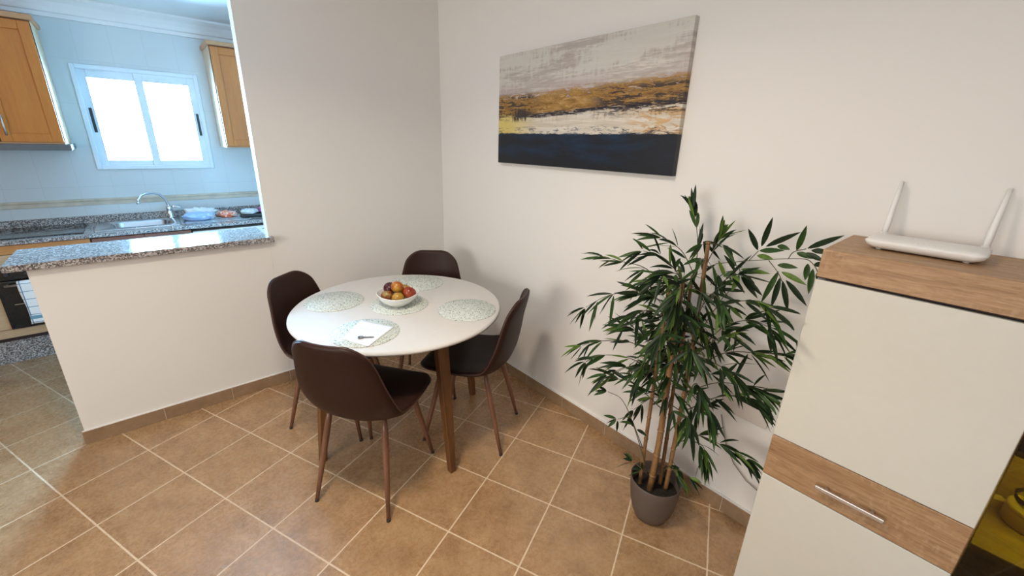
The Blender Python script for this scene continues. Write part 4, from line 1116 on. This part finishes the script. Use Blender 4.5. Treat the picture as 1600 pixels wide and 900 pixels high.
d = bpy.data.lights.new('assumed_cabinet_led', 'AREA'); d.shape = 'RECTANGLE'; d.size = 0.25; d.size_y = 0.42; d.energy = 3.6; d.color = (0.88, 1.0, 0.12)  # assumed LED, unseen: area light added for the shelf's yellow tint
bm.free()
for zz in (0.908, ):
    lo = bpy.data.objects.new('assumed_cabinet_led', d); col.objects.link(lo); lo.location = WB(0.17, 3.25, zz); lo.rotation_euler = (0, 0, TH)
# things on the lit shelf
M['candle_side'] = plain('box_side_pink', (0.52, 0.36, 0.27), 0.6); M['candle_top'] = plain('box_top_yellow', (0.70, 0.52, 0.20), 0.5)
t = thing('round_box', 'round wooden box with a yellow lid behind the cabinet glass', 'box', WB(0.118, 3.085, 0.6402))
bm = bmesh.new(); lathe(bm, [(0, 0), (0.052, 0), (0.056, 0.004), (0.056, 0.040), (0.054, 0.042), (0, 0.042)], 48); link_mesh('box_body', bm, M['candle_side'], t)
bm = bmesh.new(); lathe(bm, [(0, 0.0425), (0.054, 0.0425), (0.056, 0.045), (0.056, 0.052), (0.053, 0.055), (0, 0.055)], 48); link_mesh('lid', bm, M['candle_top'], t)
bm = bmesh.new(); lathe(bm, [(0.030, 0), (0.038, 0.001), (0.047, 0.012), (0.050, 0.028), (0.0485, 0.028), (0.0455, 0.013), (0.037, 0.003), (0.0, 0.0025), (0.0, 0.0), (0.030, 0)], 48)
o = link_mesh('glass_dish', bm, M['glass']); o.location = WB(0.118, 3.085, 0.6955); tag(o, 'small clear glass dish standing on the round box', 'dish')
bm = bmesh.new(); box(bm, -0.014, 0.014, -0.014, 0.014, 0, 0.028, 0.002)
o = link_mesh('wooden_cube', bm, M['candle_top']); o.location = WB(0.085, 3.018, 0.6403); o.rotation_euler[2] = 0.3
tag(o, 'small pale wooden cube beside the round box in the cabinet', 'cube')

# ================================================================= ROUTER
rt = thing('wifi_router', 'flat white wifi router with two antennas on top of the cabinet', 'router', WB(0.155, 2.712, 1.3113), TH - 0.03)
def rr2(hx_, hy_, r, z, n=6): return rrect(-hx_, hx_, -hy_, hy_, r, z, n)
bm = bmesh.new()
loft(bm, [rr2(0.058, 0.098, 0.015, 0.004), rr2(0.070, 0.113, 0.02, 0.012), rr2(0.074, 0.118, 0.02, 0.022), rr2(0.0735, 0.1175, 0.02, 0.0245), rr2(0.066, 0.110, 0.018, 0.0285), rr2(0.02, 0.05, 0.015, 0.0305)])
bm.faces.new([v for v in bm.verts][:28][::-1])
link_mesh('router_body', bm, M['plastic'], rt)
for a_ in (-1, 1):
    for b_ in (-1, 1):
        bm = bmesh.new(); lathe(bm, [(0, 0), (0.006, 0), (0.006, 0.005), (0, 0.005)], 14, (a_ * 0.045, b_ * 0.085)); link_mesh('foot', bm, M['plastic'], rt)
for k in range(7):
    bm = bmesh.new(); box(bm, -0.052, -0.049, -0.035 + k * 0.011, -0.033 + k * 0.011, 0.0283, 0.0298); link_mesh('indicator', bm, M['plate'], rt)
for sy_ in (0.103, -0.103):
    bm = bmesh.new()
    tube(bm, [(0.082, sy_ , 0.012), (0.083, sy_, 0.030)], 0.0085, 14)
    b0 = len(bm.verts)
    P = [(0.084, sy_, 0.024), (0.092, sy_, 0.06), (0.108, sy_ * 1.01, 0.12), (0.124, sy_ * 1.02, 0.176)]
    tube(bm, P, [0.0075, 0.0078, 0.0062, 0.0048], 14)
    link_mesh('antenna', bm, M['plastic'], rt)
